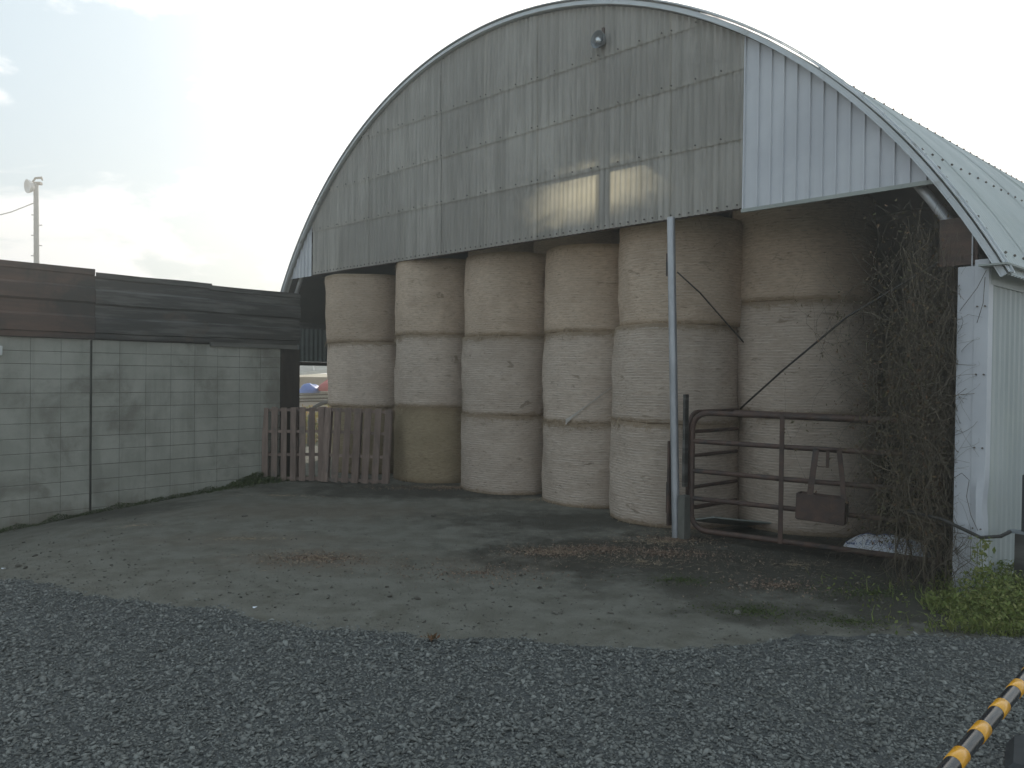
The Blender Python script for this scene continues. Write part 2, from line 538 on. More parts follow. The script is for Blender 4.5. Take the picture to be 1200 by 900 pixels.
EDGE = [(-9, 7.9), (-7, 7.1), (-5.2, 6.62), (-4.17, 6.27), (-3.62, 6.04), (-2.85, 5.73), (-2.25, 5.5), (-1.58, 5.33), (-1.01, 5.12), (-.64, 4.96),
        (-.2, 4.87), (.29, 4.81), (.77, 4.78), (1.26, 4.83), (1.66, 4.89), (2.02, 4.98), (2.46, 5.08), (2.77, 5.12), (3.48, 5.15), (6, 5.2), (12, 5.3)]


def edge_y(x):
    for (a, b), (c, d) in zip(EDGE, EDGE[1:]):
        if x <= c:
            return b + (d-b)*(x-a)/(c-a)
    return EDGE[-1][1]


def grid_sheet(name, xs, ys, zf, mat, keep=None):
    mb = MB()
    nx, ny = len(xs), len(ys)
    mb.v = [(x, y, zf(x, y)) for y in ys for x in xs]
    for j in range(ny-1):
        for i in range(nx-1):
            if keep and not keep((xs[i]+xs[i+1])/2, (ys[j]+ys[j+1])/2):
                continue
            mb.f.append((j*nx+i, j*nx+i+1, (j+1)*nx+i+1, (j+1)*nx+i))
            mb.mi.append(0)
    return mb.build(name, mat, sm=True)


def lin(a, b, n): return [a + (b-a)*i/(n-1) for i in range(n)]


xs = [-800, -300, -100, -40, -20] + lin(-10, 10, 21) + [20, 40, 100, 300, 800]
ys = [-600, -100, -30] + lin(-8, 20, 15) + [26, 40, 80, 200, 500, 1500]
tag(grid_sheet('ground', xs, ys, lambda x, y: gz(x, y) - .05, M['ground']), kind='structure')


def yard_z(x, y):
    n = mnoise.noise(Vector((x*.7, y*.7, 0)))*.018 + mnoise.noise(Vector((x*4, y*4, 3)))*.004
    e = edge_y(x) - y
    return gz(x, y) + n - (max(0, min(1, (e - .15)/.4))*.03)


tag(grid_sheet('yard', lin(-10, 7.5, 220), lin(4.0, 19, 190), yard_z, M['yard']), kind='structure')


def gravel_top(x, y):
    e = edge_y(x) + mnoise.noise(Vector((x*2.3, 1.7, 0)))*.13 + mnoise.noise(Vector((x*7, y*7, 0)))*.09 + mnoise.noise(Vector((x*22, y*22, 0)))*.05 - y
    k = max(-2.0, min(1, (e+.02)/.2))
    return gz(x, y) + mnoise.noise(Vector((x*.9, y*.9, 9)))*.012 + mnoise.noise(Vector((x*5, y*5, 9)))*.003 + .022*k - .004


tag(grid_sheet('gravel_bed', lin(-12, 12, 230), lin(-3, 7.8, 130), gravel_top, M['bed']), kind='structure')


def rock_templates(n, seed):
    r = random.Random(seed)
    out = []
    for _ in range(n):
        bm = bmesh.new()
        for k in range(9):
            v = Vector((r.gauss(0, 1), r.gauss(0, 1), r.gauss(0, 1))).normalized()
            bm.verts.new((v.x*1.0, v.y*r.uniform(.6, .9), v.z*.42))
        bmesh.ops.convex_hull(bm, input=bm.verts)
        for v in [v for v in bm.verts if not v.link_faces]:
            bm.verts.remove(v)
        bmesh.ops.triangulate(bm, faces=bm.faces)
        bm.verts.index_update()
        out.append((np.array([v.co[:] for v in bm.verts]), np.array([[v.index for v in f.verts] for f in bm.faces])))
        bm.free()
    return out


def scatter_rocks(name, pts, sizes, mat, label, cat, lift=.35):
    T = rock_templates(14, 5)
    P = np.array(pts)
    n = len(P)
    tid = NPR.integers(0, len(T), n)
    VV, FF, AA = [], [], []
    base = 0
    for k, (tv, tf) in enumerate(T):
        idx = np.where(tid == k)[0]
        if not len(idx):
            continue
        m = len(idx)
        a = NPR.uniform(0, 2*np.pi, m)
        tx, ty = NPR.normal(0, .3, m), NPR.normal(0, .3, m)
        ca, sa = np.cos(a), np.sin(a)
        v = tv[None]*sizes[idx][:, None, None]
        x = v[..., 0]*ca[:, None] - v[..., 1]*sa[:, None]
        y = v[..., 0]*sa[:, None] + v[..., 1]*ca[:, None]
        z = v[..., 2] + x*tx[:, None] + y*ty[:, None]
        w = np.stack([x, y, z], -1) + P[idx][:, None, :]
        w[..., 2] += sizes[idx][:, None]*lift*NPR.uniform(-.3, 1, m)[:, None]
        VV.append(w.reshape(-1, 3))
        FF.append((tf[None] + (base + np.arange(m)*len(tv))[:, None, None]).reshape(-1, 3))
        base += m*len(tv)
        AA.append(np.repeat(np.clip(NPR.beta(1.3, 4, m), 0, 1), len(tv)))
    me = np_mesh(name, np.concatenate(VV), np.concatenate(FF), mat, attr=np.concatenate(AA))
    o = link(name, me)
    return tag(o, label, cat, kind='stuff')


pts, sz = [], []
n_st = 100000
xr = NPR.uniform(0, 1, n_st*2)
yr = NPR.uniform(0, 1, n_st*2)
for a, b in zip(xr, yr):
    y = 2.7 + b**1.0*3.9
    x = (a*2-1)*(y*.72 + .8)
    e = edge_y(x) + mnoise.noise(Vector((x*2.3, 1.7, 0)))*.13 + mnoise.noise(Vector((x*7, y*7, 0)))*.09 + mnoise.noise(Vector((x*22, y*22, 0)))*.05 - y
    if e < -.03 and rnd.random() > math.exp(e*9)*.14:
        continue
    if x > 2.75 and y > 5.2:
        continue
    pts.append((x, y, gravel_top(x, y) if e > -.03 else yard_z(x, y)+.001))
    sz.append(min(.03, .0088*math.exp(rnd.gauss(0, .45))) * (1 if e > -.03 else .75))
    if len(pts) >= n_st:
        break
scatter_rocks('gravel', pts, np.array(sz), M['stone'], 'loose blue-grey crushed gravel spread across the foreground', 'gravel')

# clods and grit strewn over the yard
pts, sz = [], []
for _ in range(4200):
    x = rnd.uniform(-5.5, 3.6)
    y = edge_y(x) + abs(rnd.gauss(0, 1.0)) + .05
    if rnd.random() < .35:
        y = rnd.uniform(5.5, 9.5)
    pts.append((x, y, yard_z(x, y)))
    sz.append(.0062*math.exp(rnd.gauss(0, .6)))
M['clod'] = pmat('earth_clod', (.075, .066, .054), (.13, .115, .095), 9, .95, attr=(.18, .17, .145))
scatter_rocks('grit', pts, np.array(sz), M['clod'], 'dark clods and grit strewn on the bare yard', 'grit')

# ------------------------------------------------------------------ foliage and straw scatters


def blades(n, pf, length, width, tiltf, name, mat, bend=.3, seg=2, tint=(1.3, 3.5)):
    """thin ribbons: pf() gives base point; each ribbon of seg quads"""
    V_, F_, A_ = [], [], []
    for _ in range(n):
        p = Vector(pf())
        az = rnd.uniform(0, 2*math.pi)
        el = tiltf()
        L = length*rnd.uniform(.5, 1.4)
        w = width*rnd.uniform(.7, 1.3)
        d = Vector((math.cos(az)*math.cos(el), math.sin(az)*math.cos(el), math.sin(el)))
        s = Vector((-math.sin(az), math.cos(az), rnd.uniform(-.6, .6))).normalized()
        tn = rnd.betavariate(*tint)
        b = len(V_)
        for k in range(seg+1):
            f = k/seg
            q = p + d*L*f + Vector((rnd.gauss(0, .05)*L, rnd.gauss(0, .05)*L, -bend*L*f*f))
            ww = w*(1 - .8*f)
            V_ += [tuple(q - s*ww), tuple(q + s*ww)]
            A_ += [tn, tn]
            if k:
                i = b + 2*k
                F_.append((i-2, i-1, i+1, i))
    return np_mesh(name, V_, F_, mat, 4, A_)


def leaves(n, pf, size, name, mat, updown=.6, tint=(1.3, 3.5)):
    """small folded rhombic leaves at pf()"""
    V_, F_, A_ = [], [], []
    for _ in range(n):
        p = Vector(pf())
        nrm = Vector((rnd.gauss(0, 1), rnd.gauss(0, 1), rnd.gauss(updown, .7))).normalized()
        t = nrm.orthogonal().normalized()
        t = Matrix.Rotation(rnd.uniform(0, 6.28), 3, nrm) @ t
        b_ = nrm.cross(t)
        L = size*rnd.uniform(.5, 1.4)
        w = L*rnd.uniform(.35, .55)
        i = len(V_)
        V_ += [tuple(p - t*L), tuple(p + b_*w + nrm*L*.15), tuple(p + t*L), tuple(p - b_*w + nrm*L*.15)]
        F_ += [(i, i+1, i+2), (i, i+2, i+3)]
        A_ += [rnd.betavariate(*tint)]*4
    return np_mesh(name, V_, F_, mat, 3, A_)


def in_patch(patches):
    def f():
        x0, y0, rx, ry = patches[rnd.choices(range(len(patches)), [p[2]*p[3]*p[4] for p in patches])[0]][:4]
        r = abs(rnd.gauss(0, .55))
        a = rnd.uniform(0, 6.283)
        x, y = x0 + math.cos(a)*r*rx, y0 + math.sin(a)*r*ry
        return (x, y, yard_z(x, y) + .004)
    return f


straw_p = [(.43, 7.34, .6, .3, 3), (1.6, 7.9, .9, .4, 2.0), (1.2, 7.0, 1.2, .5, .8), (-2.66, 7.8, .6, .12, 2.5), (2.6, 7.0, 1.3, .6, .8),
           (-1.75, 7.0, .7, .35, 1.6), (-.9, 11.5, 1.6, .35, 1.6), (.3, 10.4, 1.5, .4, .8), (-3.2, 10.6, 1.2, .3, .9), (-4.2, 8.6, 1.0, .2, .9), (1.9, 8.5, .8, .4, 2)]
o = link('straw_litter', blades(5200, in_patch(straw_p), .055, .0018, lambda: rnd.uniform(-.05, .35), 'straw_litter', M['straw'], .1))
tag(o, 'wisps of loose straw and chaff scattered over the yard', 'straw', kind='stuff')
chip_p = [(.43, 7.34, .55, .25, 3), (.9, 7.5, .6, .25, 1.5), (-1.77, 7.0, .6, .3, 1.4), (1.5, 7.4, .8, .4, 1), (1.7, 8.0, .5, .25, 2), (-.8, 11.4, 1.6, .3, .8), (2.2, 6.3, .7, .4, .6), (-.3, 6.6, 1.2, .5, .25)]
M['chaff'] = pmat('brown_chaff', (.10, .065, .045), (.19, .125, .09), 8, .95, attr=(.42, .31, .23))
o = link('leaf_litter', leaves(11000, in_patch(chip_p), .011, 'leaf_litter', M['chaff'], 1.5), None)
tag(o, 'reddish-brown leaf litter and chaff lying in patches on the yard', 'leaf litter', kind='stuff')
moss_p = [(1.8, 5.6, .5, .25, 1), (2.4, 5.4, .45, .2, 1), (2.9, 6.1, .7, .4, .6), (1.45, 6.4, .35, .2, 1)]
o = link('moss', leaves(3800, in_patch(moss_p), .009, 'moss', M['dark_leaf'], 1.2))
tag(o, 'low dark moss and seedlings in ragged patches on the yard', 'moss', kind='stuff')

# ------------------------------------------------------------------ haze added in place of veiling glare
hm = bpy.data.materials.new('dusty_air')
hm.use_nodes = True
ht = hm.node_tree
ht.nodes.clear()
hv = N(ht, 'ShaderNodeVolumePrincipled')
hv.inputs['Color'].default_value = (.99, .93, .83, 1)
hv.inputs['Density'].default_value = HAZE
hv.inputs['Anisotropy'].default_value = .7
ho = N(ht, 'ShaderNodeOutputMaterial')
ht.links.new(hv.outputs[0], ho.inputs['Volume'])
tag(MB().box(-45, 45, -14, 62, -1.8, 12.5).build('haze', hm), kind='stuff')

# ------------------------------------------------------------------ barn
X0 = -3.44
R0 = 7.32
ZC = -.92
barn = tag(empty('barn', P0, BROT), 'arched hay barn with grey corrugated front and pale curved roof, open below', 'barn')


def arc_z(x, r=R0): return ZC + math.sqrt(max(.01, r*r - (x-X0)**2))


def row_z(k, x):
    s = -x
    return (3.385 + .0165*s, 4.12 + .03*s, 4.80 + .027*s, 5.38 + .045*s, 99)[k]


def corr_sheet(x0, x1, zlo, zhi, y, pitch, amp, mat, name, shape='sin', fz=5):
    n = max(4, int((x1-x0)/pitch*fz))
    mb = MB()
    cols = []
    for i in range(n+1):
        x = x0 + (x1-x0)*i/n
        ph = (x/pitch) % 1
        if shape == 'sin':
            yy = y - amp*math.sin(ph*2*math.pi)
        else:                        # narrow raised ribs
            yy = y - (amp if ph < .18 else 0)
        a, b = zlo(x), zhi(x)
        if b - a < .01:
            b = a + .01
        cols.append((x, yy, a, b))
    for x, yy, a, b in cols:
        mb.v += [(x, yy, a), (x, yy, b)]
    for i in range(n):
        mb.f.append((2*i, 2*i+2, 2*i+3, 2*i+1)); mb.mi.append(0)
    return mb.build(name, mat, barn, sm=True, sharp=50)


seam = [-8.36, -7.36, -6.32, -5.28, -4.27, -3.23, -2.21, -1.18, -.14, .735]
scr = MB()
for c in range(9):
    a, b = seam[c], seam[c+1]
    for k in range(4):
        lo = lambda x, k=k: row_z(k, x) - (.05 if k else 0)
        hi = lambda x, k=k: min(row_z(k+1, x), arc_z(x) - .05)
        xm0 = a - (0 if c == 0 else .03)
        if max(hi(a) - lo(a), hi(b) - lo(b)) < .05 and hi((a+b)/2) - lo((a+b)/2) < .05:
            continue
        # trim columns that start above the arch
        xa, xb = xm0, b
        while hi(xa) - lo(xa) < .03 and xa < xb: xa += .02
        while hi(xb) - lo(xb) < .03 and xb > xa: xb -= .02
        corr_sheet(xa, xb, lo, hi, -.012*k - .008*(c % 2), .0765, .0105, M['clad'], 'cladding_sheet', fz=8)
        stp = .0765*(1.5 if k == 0 else 4)
        xx = xa + .04
        while xx < xb:
            if lo(xx) + .1 < arc_z(xx):
                z = lo(xx) + .035 + rnd.uniform(-.006, .006)
                y = -.012*k - .008*(c % 2) - .009
                scr.tube([(xx, y, z), (xx, y-.012, z)], .009, 6)
            xx += stp
o = scr.build('cladding_screw', M['screw'], barn)
o['kind'] = 'stuff'
# white strips right and left
strips = [.735, .885, 1.02, 1.15, 1.28, 1.41, 1.535, 1.66, 1.785, 1.91, 2.04, 2.165, 2.29, 2.42, 2.53]


def white_strip(a, b, y=-.012):
    mb = MB()
    lo = lambda x: row_z(0, x) - .02
    hi = lambda x: max(lo(x) + .01, arc_z(x) - .05)
    prof = [(a, y), (a+.004, y-.022), (a+.016, y-.022), (a+.02, y), (b+.002, y)]
    for x, yy in prof:
        mb.v += [(x, yy, lo(x)), (x, yy, hi(x))]
    for i in range(len(prof)-1):
        mb.f.append((2*i, 2*i+2, 2*i+3, 2*i+1)); mb.mi.append(0)
    mb.build('white_panel', M['white_metal'], barn)


for a, b in zip(strips, strips[1:]):
    white_strip(a, b)
ls = lin(-9.36, -8.37, 8)
for a, b in zip(ls, ls[1:]):
    white_strip(a, b)
# edge cap under the white panels
mb = MB()
mb.beam((.73, -.02, row_z(0, .73) - .035), (2.5, -.02, row_z(0, 2.5) - .035), .03, .035)
mb.build('lower_trim', M['soffit'], barn)


def arc_sweep(name, r0, r1, y0, y1, a0, a1, mat, n=64, sm=True, parent=None):
    mb = MB()
    for i in range(n+1):
        a = a0 + (a1-a0)*i/n
        s_, c_ = math.sin(a), math.cos(a)
        for r, y in ((r0, y0), (r1, y0), (r1, y1), (r0, y1)):
            mb.v.append((X0 + r*s_, y, ZC + r*c_))
    for i in range(n):
        for k in range(4):
            mb.f.append((i*4+k, i*4+(k+1) % 4, (i+1)*4+(k+1) % 4, (i+1)*4+k)); mb.mi.append(0)
    mb.f.append((0, 1, 2, 3)); mb.f.append((n*4+3, n*4+2, n*4+1, n*4)); mb.mi += [0, 0]
    return mb.build(name, mat, parent or barn, sm=sm, sharp=40)


AE = math.asin(6.47/R0)
BD = 16.0
arc_sweep('verge_trim', R0-.028, R0+.012, -.095, -.08, -AE, AE, M['trim'], 90)
arc_sweep('verge_lip', R0-.036, R0-.027, -.105, -.06, -AE, AE, M['trim'], 90)
arc_sweep('verge_cap', R0+.03, R0+.04, -.115, .02, -AE, AE, M['trim'], 90)
arc_sweep('verge_rib', R0+.042, R0+.055, -.065, -.05, -AE, AE, M['trim'], 90)
mb = MB()
for k in range(60):                                    # fixings along the roof edge
    a = -AE + (k+.5)*2*AE/60
    s_, c_ = math.sin(a), math.cos(a)
    mb.tube([(X0 + (R0+.038)*s_, -.045, ZC + (R0+.038)*c_), (X0 + (R0+.056)*s_, -.045, ZC + (R0+.056)*c_)], .011, 6)
mb.build('verge_screw', M['screw'], barn)['kind'] = 'stuff'

# roof sheets: 4 arc segments, repeated down the barn
band = .9


def roof_mesh(a0, a1, lift):
    nb, na = 60, 12
    mb = MB()
    for j in range(nb+1):
        y = -.08 + j*(band + .02)/nb
        w = .010*math.cos(2*math.pi*y/.075)
        for i in range(na+1):
            a = a0 + (a1-a0)*i/na
            r = R0 + w + .008 + lift
            mb.v.append((X0 + r*math.sin(a), y, ZC + r*math.cos(a)))
    for j in range(nb):
        for i in range(na):
            q = j*(na+1)+i
            mb.f.append((q, q+1, q+na+2, q+na+1)); mb.mi.append(0)
    return mb.mesh('roof_sheet', M['roof'], True, 60)


cuts = [-AE, -.36, -.003, .52, AE]
rm = [roof_mesh(cuts[i] - (.008 if i == 3 else 0), cuts[i+1] + (.01 if i in (0, 1) else 0), (0, .006, .007, 0)[i]) for i in range(4)]
nband = int(BD/band)+1
SKY = {(4, 1), (5, 1), (3, 1)}
for k in range(nband):
    for i in range(4):
        o = link('skylight_sheet' if (k, i) in SKY else 'roof_sheet', rm[i], barn, (0, k*band, .002*(k % 2)))
        if (k, i) in SKY:
            o.data = rm[i].copy()
            o.data.materials[0] = M['skylight']
mb = MB()
for k in range(nband):                                  # rows of roof fixings over the near side
    for a in (.30, .52, .74, .90, AE-.03):
        for q in range(4):
            y = -.04 + k*band + q*.225
            s_, c_ = math.sin(a), math.cos(a)
            mb.tube([(X0 + (R0+.02)*s_, y, ZC + (R0+.02)*c_), (X0 + (R0+.036)*s_, y, ZC + (R0+.036)*c_)], .011, 5)
mb.build('roof_screw', M['screw'], barn)['kind'] = 'stuff'
# dark lining added under the roof keeps light out, open for the sun patch
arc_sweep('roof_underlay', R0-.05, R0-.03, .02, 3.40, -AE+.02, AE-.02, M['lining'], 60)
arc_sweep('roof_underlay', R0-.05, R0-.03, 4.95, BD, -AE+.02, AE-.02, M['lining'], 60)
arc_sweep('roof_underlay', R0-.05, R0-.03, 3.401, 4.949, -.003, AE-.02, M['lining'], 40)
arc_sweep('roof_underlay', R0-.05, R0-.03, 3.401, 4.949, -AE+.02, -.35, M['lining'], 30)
# arched steel ribs
for y in (.12, 2.9, 7.4, 11.4, 15.0):
    mb = MB()
    mb.tube([(X0 + (R0-.16)*math.sin(a), y, ZC + (R0-.16)*math.cos(a)) for a in lin(-AE+.02, AE-.02, 60)], .042, 8)
    mb.build('arch_rib', M['galv'] if y < 1 else M['gate'], barn, sm=True)
# cross rails behind the front
mb = MB()
for a, b in ((-7.8, 1.55),):
    mb.beam((a, .045, row_z(1, a)-.02), (b, .045, row_z(1, b)-.02), .05, .075)
mb.build('cross_rail', M['gate'], barn)
mb = MB()
mb.beam((-9.3, .05, row_z(0, -9.3)+.05), (2.5, .05, row_z(0, 2.5)+.05), .06, .10)
mb.build('lower_rail', M['gate'], barn)
mb = MB()
mb.beam((-1.13, .05, 3.44), (-1.13, .05, 6.0), .125, .06)
mb.build('centre_stud', M['gate'], barn)

# right side wall with the white corner
mb = MB()
n = int(BD/.016)
for i in range(n+1):
    y = .055 + i*(BD-.1)/n
    ph = (y/.125) % 1
    x = 2.88 + (.012 if ph < .3 else (.004 if .6 < ph < .68 else 0))
    mb.v += [(x, y, -.05), (x, y, 2.47 + .004*math.sin(y*9))]
for i in range(n):
    mb.f.append((2*i, 2*i+2, 2*i+3, 2*i+1)); mb.mi.append(0)
mb.build('side_wall_sheet', M['side'], barn, sm=True, sharp=40)
MB().box(2.865, 2.902, .02, BD, 2.45, 2.57).build('wall_head_flashing', M['side'], barn)
for k in range(14):
    MB().box(2.86, 3.055, -.14 + k*1.15, 1.0 + k*1.15, 2.575, 2.59).build('soffit_board', M['soffit'], barn)
MB().box(2.66, 2.862, .05, BD, -.05, 2.60).build('inner_wall_lining', M['lining'], barn)  # added inner face, its dark colour deepens the shade in this bay
MB().box(2.675, 2.80, -.006, .06, -.03, 2.60, ch=.003).build('corner_flashing', M['white_metal'], barn)
# outer corner flashing with the torn, bent place at knee height
mb = MB()
zs = [-.03, .35, .42, .5, .62, .66, .72, .80, .86, .95, 1.1, 1.3, 1.8, 2.4, 2.645]
for z in zs:
    d = .02*math.sin(z*17)*(1 if .3 < z < 1.1 else .05)
    e = .022*math.exp(-((z-.75)/.13)**2)
    mb.v += [(2.797, -.012, z), (2.845, -.018 - abs(d)*.5 - e, z), (2.897 - e*.8, -.016 + d*.3, z), (2.902 - e*.6, .07, z)]
for i in range(len(zs)-1):
    for k in range(3):
        q = i*4+k
        mb.f.append((q, q+1, q+5, q+4)); mb.mi.append(0)
mb.build('corner_flashing', M['white_metal'], barn, sm=True, sharp=25)
mb = MB()
for z in (.55, 1.18, 1.75, 2.28):
    for x in (2.82, 2.875):
        mb.tube([(x, -.015, z), (x, -.028, z)], .007, 6)
mb.build('corner_screw', M['screw'], barn)['kind'] = 'stuff'
MB().box(2.52, 2.80, .03, .055, 2.62, 3.0).build('rusty_board', M['rust_steel'], barn)
MB().box(2.762, 2.772, .012, .022, 2.6, 2.86).build('rod', M['galv'], barn)
# left side wall: panel over an opening
XL = X0 - 6.32


def side_sheet(y0, y1, z0, z1, name, mat):
    mb = MB()
    n = int((y1-y0)/.02)
    for i in range(n+1):
        y = y0 + (y1-y0)*i/n
        x = XL + .012*math.sin(y/.1*6.283)
        mb.v += [(x, y, z0), (x, y, z1)]
    for i in range(n):
        mb.f.append((2*i, 2*i+2, 2*i+3, 2*i+1)); mb.mi.append(0)
    mb.build(name, mat, barn, sm=True)


M['inner_sheet'] = pmat('greenish_sheet', (.13, .15, .14), (.18, .20, .19), 3, .7, c3=(.09, .10, .09), s3=2)
side_sheet(0, 1.7, 1.92, 2.60, 'side_wall_sheet', M['inner_sheet'])
side_sheet(1.7, BD, -.05, 2.60, 'side_wall_sheet', M['inner_sheet'])
MB().box(XL-.03, XL+.05, -.02, 1.7, 1.84, 1.915).build('side_beam', M['dark_wood'], barn)
MB().box(XL-.02, XL+.03, 0, BD, 2.60, 2.86).build('side_wall_top', M['black_steel'], barn)
# rear wall
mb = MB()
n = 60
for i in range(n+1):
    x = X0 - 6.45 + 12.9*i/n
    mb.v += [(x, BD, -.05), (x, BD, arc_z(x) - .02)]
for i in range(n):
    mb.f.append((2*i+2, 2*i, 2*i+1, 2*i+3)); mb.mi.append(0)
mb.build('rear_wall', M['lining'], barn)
# steel post under the front
mb = MB()
mb.tube([(0, -.01, -.02), (-.13, -.01, 3.40)], .043, 16)
post = mb.build('front_post', M['galv'], barn, sm=True, sharp=60)
MB().box(-.17, -.10, -.03, .01, 2.78, 3.02).build('post_bracket', M['gate'], barn)
MB().box(-.075, -.045, -.04, .03, .95, 1.16).build('post_bracket', M['gate'], barn)
MB().box(-.10, -.075, -.05, .04, .12, 1.02).build('post_strap', M['gate'], barn)
MB().box(-.125, -.10, -.03, .03, .25, .58).build('post_strap', M['gate'], barn)
MB().box(.07, .10, -.02, .04, .55, 1.52).build('post_channel', M['black_steel'], barn)
MB().box(.05, .13, -.05, .06, -.02, .46, ch=.006).build('post_foot', M['mortar'], barn)
# floodlight near the top of the gable
LX, LZ = -1.10, 5.56
mb = MB()
prof = [(.02, -.03), (.05, -.045), (.085, -.10), (.10, -.15), (.092, -.145), (.07, -.09), (.0, -.07)]
n = 20
for r, y in prof:
    mb.v += [(LX + r*math.cos(6.283*k/n), y, LZ + r*math.sin(6.283*k/n)) for k in range(n)]
for i in range(len(prof)-1):
    for k in range(n):
        mb.f.append((i*n+k, i*n+(k+1) % n, (i+1)*n+(k+1) % n, (i+1)*n+k)); mb.mi.append(0)
fl = mb.build('floodlight', M['pole'], barn, sm=True, sharp=40)
mb = MB()
mb.tube([(LX-.04, -.075, LZ+.03), (LX-.02, -.11, LZ+.01), (LX+.03, -.135, LZ-.03)], [.03, .04, .02], 10)
mb.build('bulb', M['glass'], fl, sm=True)
MB().box(LX-.015, LX+.015, -.06, -.02, LZ+.05, LZ+.16).build('lamp_bracket', M['gate'], fl)

# brace wires and ropes in the opening
mb = MB()
mb.tube([(-.08, .05, 2.82), (.0, .35, 2.62), (.03, .85, 2.30), (.12, 1.3, 1.95)], .009, 6)
mb.build('brace_cable', M['cable'], barn, sm=True)
mb = MB()
mb.tube([(.20, .86, 1.36), (.9, .50, 1.78), (1.74, .10, 2.26), (2.6, .08, 2.72)], .011, 6)
mb.build('brace_cable', M['cable'], barn, sm=True)

# ------------------------------------------------------------------ round bales


def bale(cx, cy, r, z0, z1, mat, label, seed, lean=(0, 0), fringe=True):
    g = 'round hay bales stacked on end in the barn'
    r_ = random.Random(seed)
    root = tag(empty('hay_bale', (cx, cy, z0)), label, 'hay bale', g)
    nt_, H = 72, z1 - z0
    prof = []
    for i in range(4):                               # underside to edge
        prof.append((r*(.0001 + (.965)*i/3), -.004))
    for k in range(1, 4):
        a = k/3*math.pi/2
        prof.append((r*(.965) + r*.022*math.sin(a), -.004 + .014*(1-math.cos(a))))
    for k in range(1, 17):
        f = k/17
        prof.append((r*(.987 + .010*math.sin(f*math.pi)), .012 + (H-.024)*f))
    for k in range(0, 4):
        a = k/3*math.pi/2
        prof.append((r*.965 + r*.022*math.cos(a), H + .006 - .018*(1-math.sin(a))))
    for i in range(1, 4):
        prof.append((r*(.965*(1-i/3) + .0001), H + .006))
    ph = [r_.uniform(0, 6.28) for _ in range(8)]
    V_, uvs = [], []
    for rr, z in prof:
        f = z/H
        for k in range(nt_):
            a = 2*math.pi*k/nt_
            d = 1 + .010*math.sin(2*a + ph[0]) + .010*math.sin(3*a + ph[1] + 2*f) + .007*math.sin(5*a+ph[2]+3*f) + .006*math.sin(9*a + ph[3] + 7*f) \
                + .004*math.sin(f*9 + ph[4] + a) + .020*mnoise.noise(Vector((math.cos(a)*4, math.sin(a)*4, f*5 + seed*3))) \
                + .010*mnoise.noise(Vector((math.cos(a)*13, math.sin(a)*13, f*16 + seed*3)))
            zz = z + .005*math.sin(2*a + ph[5]) + .003*math.sin(5*a + ph[6]) + .004*mnoise.noise(Vector((a*3, z*3, seed)))
            V_.append((rr*d*math.cos(a) + lean[0]*f, rr*d*math.sin(a) + lean[1]*f, zz))
    F_ = []
    n = len(prof)
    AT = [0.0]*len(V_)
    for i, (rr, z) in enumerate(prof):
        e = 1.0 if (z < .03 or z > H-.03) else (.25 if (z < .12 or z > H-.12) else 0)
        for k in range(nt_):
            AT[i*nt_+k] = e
    for i in range(n-1):
        for k in range(nt_):
            F_.append((i*nt_+k, i*nt_+(k+1) % nt_, (i+1)*nt_+(k+1) % nt_, (i+1)*nt_+k))
    me = np_mesh('hay_roll', V_, F_, mat, 4, AT, sm=True)
    uvl = me.uv_layers.new(name='UVMap')
    U_ = []
    for i in range(n-1):
        sl0, sl1 = prof[i][1] + (r-prof[i][0])*.9, prof[i+1][1] + (r-prof[i+1][0])*.9
        for k in range(nt_):
            u0, u1 = k*2*math.pi*r/nt_, (k+1)*2*math.pi*r/nt_
            U_ += [u0, sl0, u1, sl0, u1, sl1, u0, sl1]
    uvl.data.foreach_set('uv', np.array(U_, dtype=np.float32))
    link('hay_roll', me, root)
    if fringe:
        def pf():
            a = r_.uniform(0, 6.283)
            top = r_.random() < .5
            rr = r*(.975 + r_.uniform(-.05, .03))
            f = 1 if top else 0
            z = (H - .03 + r_.uniform(-.03, .02)) if top else (.03 + r_.uniform(-.02, .03))
            return (rr*math.cos(a) + lean[0]*f, rr*math.sin(a) + lean[1]*f, z)
        fm = blades(1500 if mat != M['bale_olive'] else 1500, pf, .085, .0028, lambda: rnd.uniform(-1.2, .3), 'straw_fringe', M['straw'], .25)
        fo = link('straw_fringe', fm, root)
        fo['kind'] = 'stuff'
        # stray ends poking through the wrap
        def pf2():
            a = r_.uniform(0, 6.283)
            z = r_.uniform(.05, H-.05)
            rr = r*(.98 + r_.uniform(-.01, .02))
            return (rr*math.cos(a) + lean[0]*z/H, rr*math.sin(a) + lean[1]*z/H, z)
        fm = blades(900 if mat != M['bale_olive'] else 1800, pf2, .05, .002, lambda: rnd.uniform(-.6, .6), 'stray_straw', M['straw'], .25)
        fo = link('stray_straw', fm, root)
        fo['kind'] = 'stuff'
    return root


